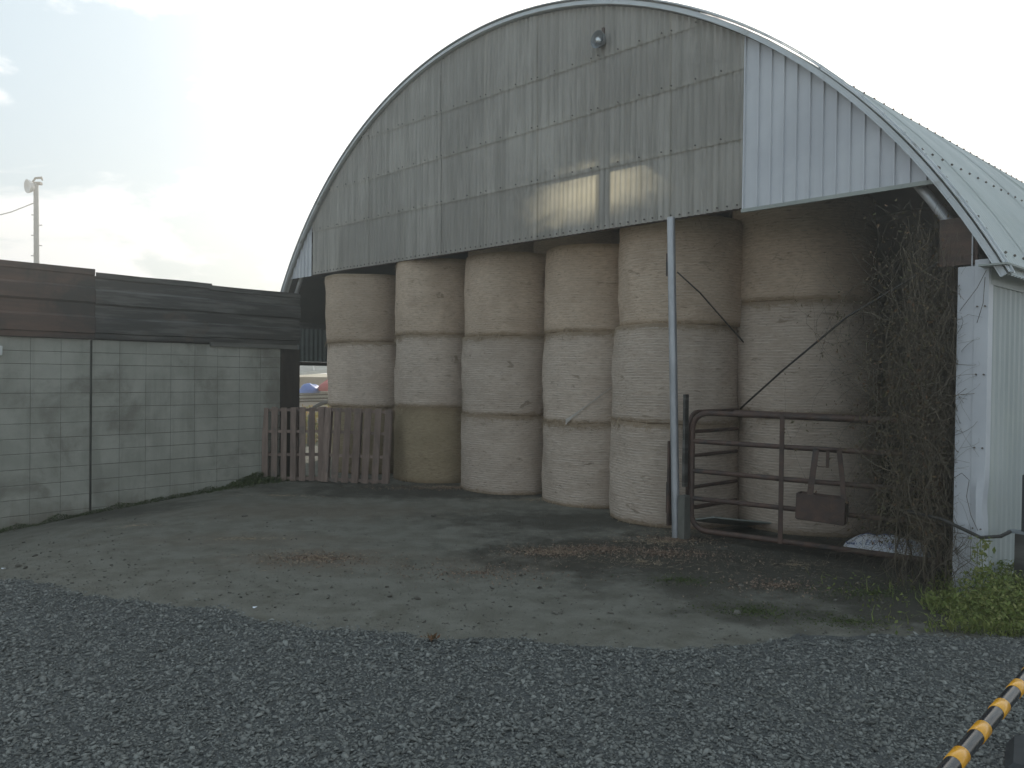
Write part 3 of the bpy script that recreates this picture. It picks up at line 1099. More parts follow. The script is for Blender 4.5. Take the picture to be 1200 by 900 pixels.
PL, TN, OL = M['bale_pale'], M['bale_tan'], M['bale_olive']
cols_ = [
    # cx, cy, r, levels, mats, label per bale bottom -> top
    (-2.45, 13.62, .72, (0, 1.13, 2.22, 3.37), (OL, PL, TN),  # bottom bale takes the olive colour to paint in shade
     ['olive hay bale mostly hidden behind the right pallet, bottom of the leftmost stack',
      'pale netted hay bale above the pallets, middle of the leftmost stack',
      'tan hay bale with a torn upper left edge, top of the leftmost stack']),
    (-1.19, 12.6, .73, (0, 1.18, 2.31, 3.49), (OL, PL, TN),
     ['olive unwrapped hay bale on the ground just right of the pallets',
      'pale netted hay bale resting on the olive unwrapped bale right of the pallets',
      'tan hay bale topping the second stack from the left, straw-stained near its base']),
    (-.01, 11.55, .735, (0, 1.12, 2.25, 3.43), (PL, PL, TN),
     ['pale netted hay bale on the ground in the third stack from the left',
      'pale hay bale with dark specks, middle of the third stack from the left',
      'tan hay bale with one small brown dent, top of the third stack from the left']),
    (1.175, 10.55, .735, (0, 1.08, 2.27, 3.40), (PL, PL, TN),
     ['pale hay bale with a dark knot, on the ground left of the post',
      'pale hay bale with a white strip of loose net wrap, middle of its stack',
      'tan rounded hay bale, top of the fourth stack from the left']),
    (1.99, 9.35, .77, (0, 1.17, 2.29, 3.5), (PL, PL, TN),
     ['pale netted hay bale on the ground directly behind the steel post',
      'wide pale netted hay bale crossed by the steel post, middle of its stack',
      'brownish hay bale behind the upper end of the steel post, top of its stack']),
    (3.46, 8.98, .80, (0, 1.30, 2.55, 3.74), (PL, PL, TN),
     ['pale netted hay bale on the ground behind the front pipe gate',
      'large pale hay bale above the pipe gate crossed by the dark brace cable',
      'large tan hay bale under the white panels, top of the rightmost stack']),
]
sd = 1
for cx, cy, r, lv, mts, labs in cols_:
    for k in range(3):
        sd += 1
        jx, jy = rnd.uniform(-.012, .012), rnd.uniform(-.012, .012)
        lean = (0, 0)
        if cx < -2.4:
            jx += (-.0, -.05, -.12)[k]
            lean = (-.03, 0)
        if cx > 3:
            jx += (0.02, -.02, -.05)[k]
            lean = (-.04, 0)
        if 1.9 < cx < 2.1 and k == 2:
            jx += .06
        b_ = bale(cx+jx, cy+jy, r*(1, 1, .985)[k], lv[k], lv[k+1], mts[k], labs[k], sd, lean)
        if cx == 1.175 and k == 1:      # loose strip of net wrap across the bale
            mb = MB()
            for i in range(9):
                a = rad(-128) + rad(52)*i/8
                rr = r + .02
                z = .02 + .52*i/8
                w = .008 + .03*math.exp(-i*1.2)
                mb.v += [(rr*math.cos(a), rr*math.sin(a), z-w), (rr*1.004*math.cos(a), rr*1.004*math.sin(a), z+w)]
                if i:
                    mb.f.append((2*i-2, 2*i, 2*i+1, 2*i-1)); mb.mi.append(0)
            mb.build('net_wrap_tail', M['wrap'], b_, sm=True)
# second row behind, its tops just showing under the front
for j, (cx, cy, lab) in enumerate(((-.02+1.05, 12.62, 'back row hay bale, a brown top above the third and fourth stacks'),
                                   (-1.2+1.1, 13.85, 'back row hay bale, a brown top above the second and third stacks'),
                                   (1.2+1.25, 11.6, 'back row hay bale, a brown top between the fourth and fifth stacks'))):
    for k in range(3):
        z0, z1 = (0, 1.35, 2.70, 4.05)[k:k+2]
        if k == 2:
            b_ = bale(cx, cy, .72, z0, z1, TN, lab, 60+j*3+k, fringe=False)
        else:
            b_ = bale(cx, cy, .72, z0, z1, TN, ('bottom', 'middle')[k] + ' hay bale hidden in the back row behind the ' + ('third and fourth stacks', 'second and third stacks', 'fourth and fifth stacks')[j], 60+j*3+k, fringe=False)
            b_['group'] = 'hidden bales of the back row'

# ------------------------------------------------------------------ block wall on the left
WD = Vector((.68139, .73192, 0))
W0 = Vector((-3.908, 12.004, 0))
wall = tag(empty('block_wall', W0, math.atan2(WD.y, WD.x)), 'long grey concrete block wall topped by dark steel sheets, left side', 'wall')
rows = [-.54, -.34, -.144, .054, .235, .432, .63, .817, 1.007, 1.204, 1.391, 1.572, 1.762, 1.925, 2.10]
cols1 = [-2.455 + .3465*k for k in range(9)]
cols2 = [-2.482 - .3465*k for k in range(12)]
bmesh_cache = {}


def block_mesh(w, h):
    k = (round(w, 3), round(h, 3))
    if k not in bmesh_cache:
        bmesh_cache[k] = MB().box(0, w, 0, .10, 0, h, ch=.004).mesh('concrete_block', M['block'])
    return bmesh_cache[k]


for seg in (cols1, cols2[::-1]):
    for i in range(len(rows)-1):
        for a, b in zip(seg, seg[1:]):
            j = .0025
            link('concrete_block', block_mesh(b-a-2*j, rows[i+1]-rows[i]-2*j), wall,
                 (a+j, rnd.uniform(-.0016, .0016), rows[i]+j))
MB().box(cols1[0]-.0, cols1[-1]-.004, .0035, .14, -.6, 2.095).build('mortar_bed', M['mortar'], wall)
MB().box(cols2[-1]+.004, cols2[0], .0045, .14, -.6, 2.094).build('mortar_bed', M['mortar'], wall)
MB().box(cols2[0]+.002, cols1[0]-.002, .03, .13, -.6, 2.09).build('wall_joint', M['mortar'], wall)


def steel_sheet(x0, x1, z0, z1, y, mat, seed, bent=0):
    r_ = random.Random(seed)
    # ribbed profile in z
    prof = []
    z = z0
    bands = [(.0, 0), (.07, 0), (.085, -.03), (.30, -.03), (.33, .0), (.50, .0), (.53, -.035), (.72, -.035), (.75, 0), (.90, 0), (.92, -.02), (1, -.02)]
    mb = MB()
    nx = 14
    for f, d in bands:
        for i in range(nx+1):
            x = x0 + (x1-x0)*i/nx
            wv = .008*mnoise.noise(Vector((x*2.2, f*4, seed)))
            mb.v.append((x, y + d + wv, z0 + (z1-z0)*f + .012*mnoise.noise(Vector((x*1.3, seed, 0)))))
    nb = len(bands)
    for j in range(nb-1):
        for i in range(nx):
            q = j*(nx+1)+i
            mb.f.append((q, q+1, q+nx+2, q+nx+1)); mb.mi.append(0)
    # thickness at the top: folded edge
    b0 = len(mb.v)
    for i in range(nx+1):
        v = mb.v[(nb-1)*(nx+1)+i]
        mb.v.append((v[0], v[1]+.04, v[2]+.002))
    for i in range(nx):
        q = (nb-1)*(nx+1)+i
        mb.f.append((q, q+1, b0+i+1, b0+i)); mb.mi.append(0)
    return mb.build('steel_sheet', mat, wall, sm=True, sharp=25)


o = steel_sheet(-6.3, -2.45, 2.11, 3.03, -.05, M['rust_steel'], 1); o['label'] = 'rust-brown steel sheet'
o = steel_sheet(-2.44, -.85, 2.12, 2.99, -.045, M['black_steel'], 2)
o = steel_sheet(-.90, .62, 2.14, 2.965, -.056, M['black_steel'], 3)
MB().box(-6.3, .62, .02, .10, 2.10, 2.95).build('backing_board', M['dark_wood'], wall)
MB().box(-.85, .60, -.04, .018, 2.07, 2.135).build('wall_beam', M['grey_board'], wall)
MB().box(cols1[-1]+.004, .66, -.01, .09, -.05, 2.07).build('end_post', M['dark_wood'], wall)
MB().box(-3.57, -3.49, -.05, -.01, 1.86, 1.98, ch=.008).build('wall_fitting', M['far_trim'], wall)

# ------------------------------------------------------------------ pallets


def pallet(loc, rz, w, h, label, lean_x, skew, n=7, gap=.055):
    root = tag(empty('pallet', loc, rz), label, 'pallet', 'wooden pallets closing the gap')
    K = Matrix.Rotation(rad(skew), 4, 'Y') @ Matrix.Rotation(-lean_x, 4, 'X')
    bw = (w - gap*(n-1))/n
    for side, y in (('front', -.055), ('back', .055)):
        for i in range(n):
            if side == 'back' and i not in (0, n//2, n-1):
                continue
            x = -w/2 + i*(bw+gap)
            mb = MB()
            mb.box(x + rnd.uniform(-.004, .004), x+bw, y-.009, y+.009, rnd.uniform(0, .012), h - rnd.uniform(0, .015), K, ch=.003)
            mb.build('board', M['pallet'], root)
    for z in (.05, h*.36, h*.67, h-.05):
        mb = MB()
        mb.box(-w/2+.012, w/2-.012, -.044, .044, z-.022, z+.022, K)
        mb.build('stringer', M['pallet'], root)
    return root


def mirror_z(x, y): return yard_z(x, y)


pallet((-3.40, 12.02, -.01), rad(-2), .98, 1.17, 'wooden pallet on edge beside the block wall end', rad(3), -1.0, 7, .055)
pallet((-2.41, 11.88, -.01), rad(-1), 1.04, 1.17, 'wooden pallet on edge beside the olive hay bale', rad(4), 1.6, 7, .055)

# ------------------------------------------------------------------ gates


def pipe_gate(loc, ang, L, rails, r, label, stiles, corner=True):
    root = tag(empty('pipe_gate', loc, ang), label, 'gate')
    z0, z1 = rails[0], rails[-1]
    mb = MB()
    c = .17
    pts = [(L, 0, z0), (c, 0, z0)]
    for k in range(1, 7):
        a = math.pi/2*k/6
        pts.append((c - c*math.sin(a), 0, z0 + c - c*math.cos(a)))
    for k in range(0, 7):
        a = math.pi/2*k/6
        pts.append((c - c*math.cos(a), 0, z1 - c + c*math.sin(a)))
    pts += [(L, 0, z1)]
    mb.tube(pts, r*1.15, 10)
    mb.build('gate_frame', M['gate'], root, sm=True, sharp=60)
    for z in rails[1:-1]:
        mb = MB()
        mb.tube([(.0, 0, z), (L/2, rnd.uniform(-.006, .006), z + rnd.uniform(-.012, .008)), (L, 0, z)], r, 10)
        mb.build('gate_rail', M['gate'], root, sm=True, sharp=60)
    for x in stiles:
        MB().box(x-.022, x+.022, -.034, -.026+.004, z0-.02, z1+.015).build('gate_stile', M['gate'], root)
    return root


g1 = pipe_gate((1.905, 8.07, 0), math.atan2(-.577, .817), 2.36, [.10, .43, .72, 1.03, 1.33], .025,
               'rusty five-rail pipe gate closing the right bay, in front of the right stack', [.93, 2.3])
g2 = pipe_gate((1.885, 8.17, 0), math.atan2(V.y, V.x), .93, [.30, .52, .86, 1.12, 1.33], .02,
               'rusty pipe gate leaf swung back into the barn behind the steel post', [])
mb = MB(); mb.tube([(.42, .062, 1.335), (2.36, .062, 1.325)], .036, 12)
mb.build('top_pole', M['gate'], g1, sm=True, sharp=60)
# old iron trough hung on the gate
tr = tag(empty('hanging_trough', Vector((1.905, 8.07, 0)) + Vector((.817, -.577, 0))*1.34 + Vector((0, 0, .37)), math.atan2(-.577, .817)),
         'rusty iron box hung by two straps on the right part of the front gate', 'trough')
K = Matrix.Rotation(rad(2), 4, 'Y')
mb = MB()
mb.box(-.22, .20, -.20, -.19, 0, .24, K); mb.box(-.22, .20, -.05, -.04, 0, .24, K)
mb.box(-.228, -.218, -.20, -.04, .0, .24, K); mb.box(.198, .208, -.20, -.04, .0, .20, K); mb.box(-.22, .20, -.19, -.05, -.008, .004, K)
mb.build('trough_box', M['gate'], tr)
mb = MB(); mb.beam((-.13, -.12, .10), (-.085, -.038, .665), .055, .008); mb.build('strap', M['gate'], tr)
mb = MB(); mb.beam((.20, -.12, .0), (.155, -.05, .40), .045, .008); mb.beam((.155, -.05, .40), (.12, -.038, .665), .045, .008)
mb.build('strap', M['gate'], tr)
mb = MB(); mb.tube([(-.10, -.03, .67), (.0, -.045, .665), (.12, -.03, .67)], .016, 8); mb.build('hook_bar', M['gate'], tr)
mb = MB(); mb.beam((.02, -.04, .49), (.02, -.04, .67), .03, .01); mb.tube([(.02, -.042, .50), (-.06, -.042, .495), (-.09, -.042, .52)], .005, 5)
mb.build('hook', M['gate'], tr)

# ------------------------------------------------------------------ sack on the ground behind the gate
sk = tag(empty('sack', (3.68, 7.47, .0), rad(-38)), 'white plastic sack with blue print lying under the gate', 'sack')
nx, ny = 28, 14


def sack_z(a, b):
    e = (1 - abs(a)**2.6)*(1 - abs(b)**2.4)
    return .01 + .165*max(0, e)**.55 + .010*math.sin(a*9 + b*4)*max(0, e) + .006*math.sin(a*23-b*7)*max(0, e)


mb = MB()
for s_ in (1, -1):
    b0 = len(mb.v)
    for j in range(ny+1):
        for i in range(nx+1):
            a, b = -1 + 2*i/nx, -1 + 2*j/ny
            mb.v.append((a*.40*(1-.06*b*b), b*.23*(1-.05*a*a), sack_z(a, b) if s_ > 0 else .009))
    for j in range(ny):
        for i in range(nx):
            q = b0 + j*(nx+1)+i
            mb.f.append((q, q+1, q+nx+2, q+nx+1) if s_ > 0 else (q+nx+1, q+nx+2, q+1, q)); mb.mi.append(0)
mb.build('sack_body', M['sack'], sk, sm=True)


def drape_text(txt, size, cx, cy, name):
    cu = bpy.data.curves.new('t', 'FONT')
    cu.body = txt
    cu.size = size
    cu.align_x = 'CENTER'
    to = bpy.data.objects.new('t', cu)
    col.objects.link(to)
    dg = bpy.context.evaluated_depsgraph_get()
    me = bpy.data.meshes.new_from_object(to.evaluated_get(dg))
    bpy.data.objects.remove(to)
    bm = bmesh.new()
    bm.from_mesh(me)
    bmesh.ops.subdivide_edges(bm, edges=[e for e in bm.edges if e.calc_length() > .02], cuts=1)
    for v in bm.verts:
        x, y = v.co.x + cx, v.co.y + cy
        v.co = (x, y, sack_z(x/.40, y/.23) + .003)
    bm.to_mesh(me)
    bm.free()
    me.materials.clear()
    me.materials.append(M['ink'])
    o = link(name, me, sk)
    return o


drape_text('ふくおおい 猫 包 写', .062, -.02, -.19, 'print')
mb = MB()
for pts_ in ([(-.2, .02), (-.1, .09), (.0, .05), (.06, .10)], [(-.26, -.04), (-.18, .06), (-.12, .03)], [(.14, .1), (.2, -.02), (.12, -.15)],
             [(.21, .05), (.22, -.15)], [(.27, -.02), (.32, -.08)], [(-.36, -.08), (-.33, -.16), (-.26, -.18)]):
    fine = []
    for (a, b), (c, d) in zip(pts_, pts_[1:]):
        fine += [(a + (c-a)*k/4, b + (d-b)*k/4) for k in range(4)]
    fine.append(pts_[-1])
    mb.tube([(x, y, sack_z(x/.40, y/.23) + .001) for x, y in fine], .0055, 4)
mb.build('line_drawing', M['ink'], sk)

# plain board lying just behind the post
bd = MB().box(-.42, .42, -.20, .20, 0, .014, Matrix.Rotation(rad(-14), 4, 'X') @ Matrix.Rotation(rad(9), 4, 'Y'))
o = bd.build('board', M['soffit'], None, loc=(2.42, 8.44, .11))
o.rotation_euler = (0, 0, rad(30))
tag(o, 'pale grey board lying tilted on the ground behind the pipe gates', 'board')

# ------------------------------------------------------------------ dried vine on the right jamb
vn = tag(empty('dry_vine', P0 + Vector((0, 0, 0)) - U*2.5, BROT), 'mass of dry tangled vine hanging inside the right corner of the barn', 'vine')
V_, F_, A_ = [], [], []


def add_stem(pts_, r, tn):
    n = 4
    b0 = len(V_)
    ref = Vector((.3, 1, .2))
    for i, p in enumerate(pts_):
        t = (pts_[min(i+1, len(pts_)-1)] - pts_[max(i-1, 0)])
        t = t.normalized() if t.length > 1e-6 else Vector((0, 0, 1))
        a = (ref - t*ref.dot(t)).normalized()
        b = t.cross(a)
        rr = r*(1 - .6*i/len(pts_))
        for k in range(n):
            V_.append(tuple(p + (a*math.cos(k*1.5708) + b*math.sin(k*1.5708))*rr))
            A_.append(tn)
    for i in range(len(pts_)-1):
        for k in range(n):
            F_.append((b0+i*n+k, b0+i*n+(k+1) % n, b0+(i+1)*n+(k+1) % n, b0+(i+1)*n+k))


vr = random.Random(3)
stem_pts = []
for _ in range(1250):
    # local x: 0 = s -2.5, + to the jamb ; y into barn ; z
    kind = vr.random()
    if kind < .6:        # hanging / climbing strands
        x, y = vr.betavariate(2.2, 1.3)*.72 - .50, vr.uniform(-.12, .42)
        z = vr.uniform(.0, 3.1)
        d = Vector((vr.gauss(0, .2), vr.gauss(0, .15), vr.choice((-1, 1))))
        n = vr.randint(14, 34)
    else:                # curls
        x, y = vr.betavariate(2.0, 1.3)*.8 - .56, vr.uniform(-.18, .35)
        z = vr.uniform(.2, 2.3)
        d = Vector((vr.gauss(0, 1), vr.gauss(0, .5), vr.gauss(0, .6)))
        n = vr.randint(8, 16)
    p = Vector((x, y, z))
    pts_ = [p.copy()]
    zcap = 3.15 - max(0, x)*1.6
    w = Vector((vr.gauss(0, 1), vr.gauss(0, 1), vr.gauss(0, .5)))
    for k in range(n):
        w = (w*.75 + Vector((vr.gauss(0, 1), vr.gauss(0, 1), vr.gauss(0, .6)))*.7)
        d = (d + w*.28)
        d.normalize()
        if kind < .6: d.z += .18*(1 if d.z > 0 else -1)
        p = p + d*.055
        p.x = min(p.x, .36 if p.z > .2 else .5)
        p.y = max(-.24, min(.5, p.y))
        if p.z < .0 or p.z > zcap: break
        if p.x > .17:
            if p.z > .5 and vr.random() < .5: break
            p.y = min(p.y, -.03)
        pts_.append(p.copy())
    if len(pts_) > 3:
        add_stem(pts_, vr.choice((.0012, .0015, .002, .002, .0035)), vr.betavariate(1.5, 2))
        stem_pts += pts_
for _ in range(9):       # thicker trunks
    x = vr.uniform(-.3, .15)
    pts_ = [Vector((x, vr.uniform(-.1, .3), 0))]
    for k in range(40):
        pts_.append(pts_[-1] + Vector((vr.gauss(0, .018), vr.gauss(0, .012), .07)))
    add_stem(pts_, vr.uniform(.006, .011), vr.random()*.4)
o = link('stem', np_mesh('stem', V_, F_, M['vine'], 4, A_), vn)
o['kind'] = 'stuff'
leaf_pts = [p for p in stem_pts if p.x < .08 and p.z > .3]
o = link('leaf', leaves(3600, lambda: tuple(vr.choice(leaf_pts) + Vector((vr.gauss(0, .04), vr.gauss(0, .04), vr.gauss(0, .04)))), .016, 'leaf', M['vine_leaf'], .0), vn)
o['kind'] = 'stuff'
for pts_ in ([(.2, -.03, 2.25), (.33, -.06, 2.42), (.39, -.06, 2.55)], [(.38, -.05, 2.5), (.37, -.05, 2.3), (.33, -.05, 2.15)],
             [(.15, -.06, .9), (.26, -.1, .98), (.31, -.09, .93), (.29, -.08, .8), (.33, -.1, .66), (.38, -.1, .55)]):
    mb = MB()                # stems that stray over the white corner
    mb.tube(pts_, .0022, 5)
    mb.build('loose_stem', M['vine'], vn, sm=True)

# ------------------------------------------------------------------ right edge: dark post, hose
BX = lambda x, y, z: P0 - U*x + V*y + Vector((0, 0, z))
pst = tag(empty('dark_post', BX(3.10, .22, 0), BROT), 'dark square post standing in the grass at the right edge', 'post')
MB().box(-.05, .30, -.04, .04, -.02, .52, ch=.004).build('lower_box', M['black_steel'], pst)
MB().box(-.01, .30, -.03, .03, .54, .98, ch=.004).build('upper_plate', M['black_matt'], pst)
MB().box(-.10, .30, -.05, .05, .521, .539).build('shelf', M['pole'], pst)
mb = MB()
pp = [BX(2.35, -.06, .62), BX(2.62, -.10, .60), BX(2.78, -.12, .55), BX(2.90, -.10, .50), BX(3.0, .02, .51), BX(3.02, .17, .53)]
mb.tube(pp, .014, 8)
o = mb.build('hose', M['cable'], sm=True)
tag(o, 'thin dark hose running from the vine across the white wall corner', 'hose')

# ------------------------------------------------------------------ weeds


def grass_pt():
    while True:
        x, y = rnd.uniform(2.55, 6.0), rnd.uniform(5.0, 6.7)
        q = Vector((x, y, 0)) - P0
        if -q.dot(U) > 2.9 and q.dot(V) > .02:
            if q.dot(V) > .5: continue
        elif -q.dot(U) > 2.6 and q.dot(V) > -.01:
            continue
        d = (x - 2.82 - .55*(y-5.14) + .25*mnoise.noise(Vector((x*3, y*3, 0))))*1.7
        if y < 5.12 + .06*math.sin(x*7) - .0: continue
        if rnd.random() < min(1, max(.01, d*1.2)):
            return (x, y, yard_z(x, y))


def grass_leaf_pt():
    x, y, z = grass_pt()
    h = .26*min(1, max(.12, (x-2.75-.5*(y-5.14))*2.0))*min(1, (y-4.95)*1.6+.15)
    return (x, y, z + h*rnd.random()**.8)


root = tag(empty('weeds', (3.6, 5.6, 0)), 'bright green weeds and grass growing at the foot of the white wall corner', 'weeds', kind='stuff')
for nm, me in (('blade', blades(5200, lambda: tuple(Vector(grass_pt()) - Vector((3.6, 5.6, 0))), .15, .0032, lambda: rnd.uniform(.7, 1.5), 'blade', M['leaf'], .35, 3, (1.2, 3))),
               ('leaf', leaves(10500, lambda: tuple(Vector(grass_leaf_pt()) - Vector((3.6, 5.6, 0))), .017, 'leaf', M['leaf'], .8, (1.2, 3)))):
    link(nm, me, root)['kind'] = 'stuff'
# tall weed against the wall
tw = tag(empty('tall_weed', BX(2.93, -.16, 0)), 'single taller leafy weed in front of the white wall corner', 'weed')
mb = MB(); mb.tube([(0, 0, 0), (.01, 0, .25), (-.01, .01, .50)], [.005, .004, .002], 5); mb.build('stem', M['leaf'], tw)
link('leaf', leaves(170, lambda: (rnd.gauss(0, .035), rnd.gauss(0, .035), rnd.uniform(.1, .52)), .022, 'leaf', M['leaf'], .4), tw)['kind'] = 'stuff'


def wallfoot(t, off): return W0 + WD*t + Vector((.7319, -.6814, 0))*off


def lw_pt(dense):
    def f():
        if dense:
            t = rnd.gauss(-.05, .38)
            off = abs(rnd.gauss(.02, .15))
            h = .17*math.exp(-((t+.05)/.5)**2)*rnd.random()*(1 - min(.8, off*2))
        else:
            t = rnd.uniform(-4.2, .3)
            off = abs(rnd.gauss(0, .05))
            h = .05*rnd.random()*(1 + mnoise.noise(Vector((t*4, 0, 0)))*1.4)
        p = wallfoot(t, off + .012)
        if p.y > 11.9 - .35 and p.x > -3.85 and h > .08: h *= .4
        return (p.x, p.y, yard_z(p.x, p.y) + h)
    return f


root = tag(empty('wall_weeds', wallfoot(-.8, .1)), 'dark green clover-like weeds along the foot of the block wall', 'weeds', kind='stuff')
c0 = Vector(root.location)
for nm, me in (('leaf', leaves(4200, lambda: tuple(Vector(lw_pt(True)()) - c0), .017, 'leaf', M['dark_leaf'], .9)),
               ('low_leaf', leaves(3800, lambda: tuple(Vector(lw_pt(False)()) - c0), .012, 'low_leaf', M['dark_leaf'], .9)),
               ('blade', blades(1300, lambda: tuple(Vector(lw_pt(rnd.random() < .4)()) - c0), .06, .002, lambda: rnd.uniform(.5, 1.4), 'blade', M['dark_leaf'], .4))):
    link(nm, me, root)['kind'] = 'stuff'

# ------------------------------------------------------------------ small litter
for i, (x, y, s_, lab) in enumerate(((-1.82, 5.47, .028, 'scrap of white paper where the gravel meets the yard'),
                                     (-4.42, 6.70, .034, 'small white chip on the yard at the left edge'))):
    mb = MB()
    vs = [(rnd.uniform(-1, 1)*s_, rnd.uniform(-.6, .6)*s_, abs(rnd.gauss(0, .35))*s_ + .004) for _ in range(7)]
    bm = bmesh.new()
    for v in vs: bm.verts.new(v)
    bmesh.ops.convex_hull(bm, input=bm.verts)
    me = bpy.data.meshes.new('paper_scrap'); bm.to_mesh(me); bm.free()
    me.materials.append(M['sack'])
    tag(link('paper_scrap', me, None, (x, y, yard_z(x, y) + .008)), lab, 'litter')
V2, F2, A2 = [], [], []
me = leaves(26, lambda: (rnd.gauss(0, .03), rnd.gauss(0, .012), rnd.uniform(.006, .02)), .017, 'dead_leaves', M['vine_leaf'], 1, (5, 2))
tag(link('dead_leaves', me, None, (-.49, 4.82, .03)), 'small clump of reddish dead leaves at the gravel edge', 'leaves')

# ------------------------------------------------------------------ striped barrier bar and black base, lower right
ax = Vector((math.cos(rad(45.3)), math.sin(rad(45.3)), 0))
q0 = Vector((.985, 1.624, .93))
bar = tag(empty('barrier_bar', q0, math.atan2(ax.y, ax.x)), 'black bar with yellow bands slanting across the lower right corner', 'barrier bar')
mb = MB()
mb.tube([(-1.0, 0, 0), (1.4, 0, 0)], .0165, 28)
mb.build('tube', M['black'], bar, sm=True, sharp=60)
step, yw = .17, .060
s0 = -.130
for k in range(-5, 9):
    a = s0 + k*step
    mb = MB()
    mb.tube([(a, 0, 0), (a+.0015, 0, 0), (a+yw-.0015, 0, 0), (a+yw, 0, 0)], [.0168, .0178, .0178, .0168], 28)
    mb.build('yellow_band', M['yellow'], bar, sm=True, sharp=60)
for x in (-.98, 1.38):                        # upright holders at both ends, outside the picture
    mb = MB()
    mb.tube([(x, 0, -.93), (x, 0, .04)], .02, 12)
    mb.build('holder', M['black'], bar, sm=True, sharp=60)
bx = tag(empty('road_block', (2.09, 3.21, .01), rad(14)), 'black plastic base with a grey patch and red underside in the lower right corner', 'barrier base')
mb = MB()
vs = [(0, 0, .05), (.30, -.34, .05), (.72, -.20, .05), (.60, .22, .05), (.22, .20, .05),
      (.04, -.005, .085), (.31, -.29, .10), (.66, -.17, .11), (.56, .18, .11), (.23, .165, .10)]
mb.add(vs, [(0, 1, 2, 3, 4)[::-1], (5, 6, 7, 8, 9), (0, 1, 6, 5), (1, 2, 7, 6), (2, 3, 8, 7), (3, 4, 9, 8), (4, 0, 5, 9)])
mb.build('black_cover', M['black_matt'], bx)
mb = MB()
mb.add([(.045, -.045, .0), (.30, -.31, .0), (.68, -.18, .0), (.57, .19, .0), (.22, .17, .0), (.045, -.045, .049), (.30, -.31, .049), (.68, -.18, .049), (.57, .19, .049), (.22, .17, .049)],
       [(0, 4, 3, 2, 1), (0, 1, 6, 5), (1, 2, 7, 6), (2, 3, 8, 7), (3, 4, 9, 8), (4, 0, 5, 9)])
mb.build('red_underside', M['red'], bx)
mb = MB()
mb.add([(.10, -.045, .0925), (.15, -.09, .0962), (.19, -.06, .0985), (.14, -.015, .0953)], [(0, 1, 2, 3)])
for v in range(4):
    pass
mb.v = [(x, y, z+.006) for x, y, z in mb.v] + [(x, y, z-.004) for x, y, z in mb.v]
mb.f = [(0, 1, 2, 3), (0, 4, 5, 1), (1, 5, 6, 2), (2, 6, 7, 3), (3, 7, 4, 0)]; mb.mi = [0]*5
mb.build('grey_patch', M['reflect'], bx)

# ------------------------------------------------------------------ lamp pole and wire beyond the wall
lp = tag(empty('lamp_pole', (-21.0, 34, -.6)), 'tall grey pole with a round lamp head and step bolts beyond the wall', 'lamp pole')
mb = MB(); mb.tube([(0, 0, 0), (-.12, 0, 10.5)], [.13, .10], 12); mb.build('pole', M['pole'], lp, sm=True, sharp=60)
for k in range(7):
    s_ = 1 if k % 2 else -1
    mb = MB(); mb.tube([(-.08, 0, 6.4 + k*.45), (-.08 + s_*.24, 0, 6.4 + k*.45)], .022, 5); mb.build('step_bolt', M['pole'], lp)
mb = MB()
prof = [(.05, -.02), (.17, .02), (.25, .10), (.285, .20), (.30, .26), (.20, .25), (.02, .22)]
n = 16
ctr = Vector((-.2, -.05, 10.33))
dirx = Vector((-.55, -.8, -.12)).normalized()
sy = dirx.orthogonal().normalized(); sz_ = dirx.cross(sy)
for r, d in prof:
    mb.v += [tuple(ctr + dirx*d + (sy*math.cos(6.283*k/n) + sz_*math.sin(6.283*k/n))*r) for k in range(n)]
for i in range(len(prof)-1):
    for k in range(n):
        mb.f.append((i*n+k, i*n+(k+1) % n, (i+1)*n+(k+1) % n, (i+1)*n+k)); mb.mi.append(0)
mb.build('lamp_head', M['galv'], lp, sm=True, sharp=40)
MB().box(-.28, .12, -.08, .08, 10.42, 10.55, ch=.02).build('lamp_bracket', M['gate'], lp)
mb = MB(); mb.tube([(-.30, 0, 10.52), (-.15, 0, 10.72), (.12, 0, 10.74), (.16, 0, 10.62)], [.03, .05, .06, .03], 8)
mb.build('lamp_cap', M['black_matt'], lp, sm=True)
mb = MB(); mb.tube([(-21.15, 34, 8.75 - .6 + .9), (-22.2, 34, 8.62), (-26, 34, 7.6), (-34, 34, 6.6)], .02, 5)
tag(mb.build('overhead_wire', M['cable']), 'thin overhead wire running left from the lamp pole', 'wire')

# ------------------------------------------------------------------ sunlit strip seen through the gap beside the pallets
sh = tag(empty('far_shed', (-9.0, 33, -.4), rad(20)), 'low shed with a pale grey sloping roof beyond the gap', 'shed')
MB().box(-6, 6, 0, 5, 0, 1.9).build('wall', M['far_wall'], sh)
mb = MB()
mb.add([(-6.4, -.8, 1.5), (6.4, -.8, 2.7), (6.4, 4, 5.2), (-6.4, 4, 4.0), (-6.4, -.8, 1.42), (6.4, -.8, 2.62), (6.4, 4, 5.12), (-6.4, 4, 3.92)],
       [(0, 1, 2, 3), (7, 6, 5, 4), (0, 4, 5, 1), (1, 5, 6, 2), (2, 6, 7, 3), (3, 7, 4, 0)])
mb.build('roof', M['far_roof'], sh)
for k in range(12):
    mb = MB(); x = -6.2 + k*1.1
    mb.beam((x, -.82, 1.53 + (x+6.4)*.09375), (x+.0, 3.98, 4.04 + (x+6.4)*.09375), .06, .05)
    mb.build('roof_batten', M['far_trim'], sh)
mb = MB(); mb.beam((-6.45, -.86, 1.46), (6.45, -.86, 2.68), .06, .14); mb.build('roof_edge', M['far_trim'], sh)


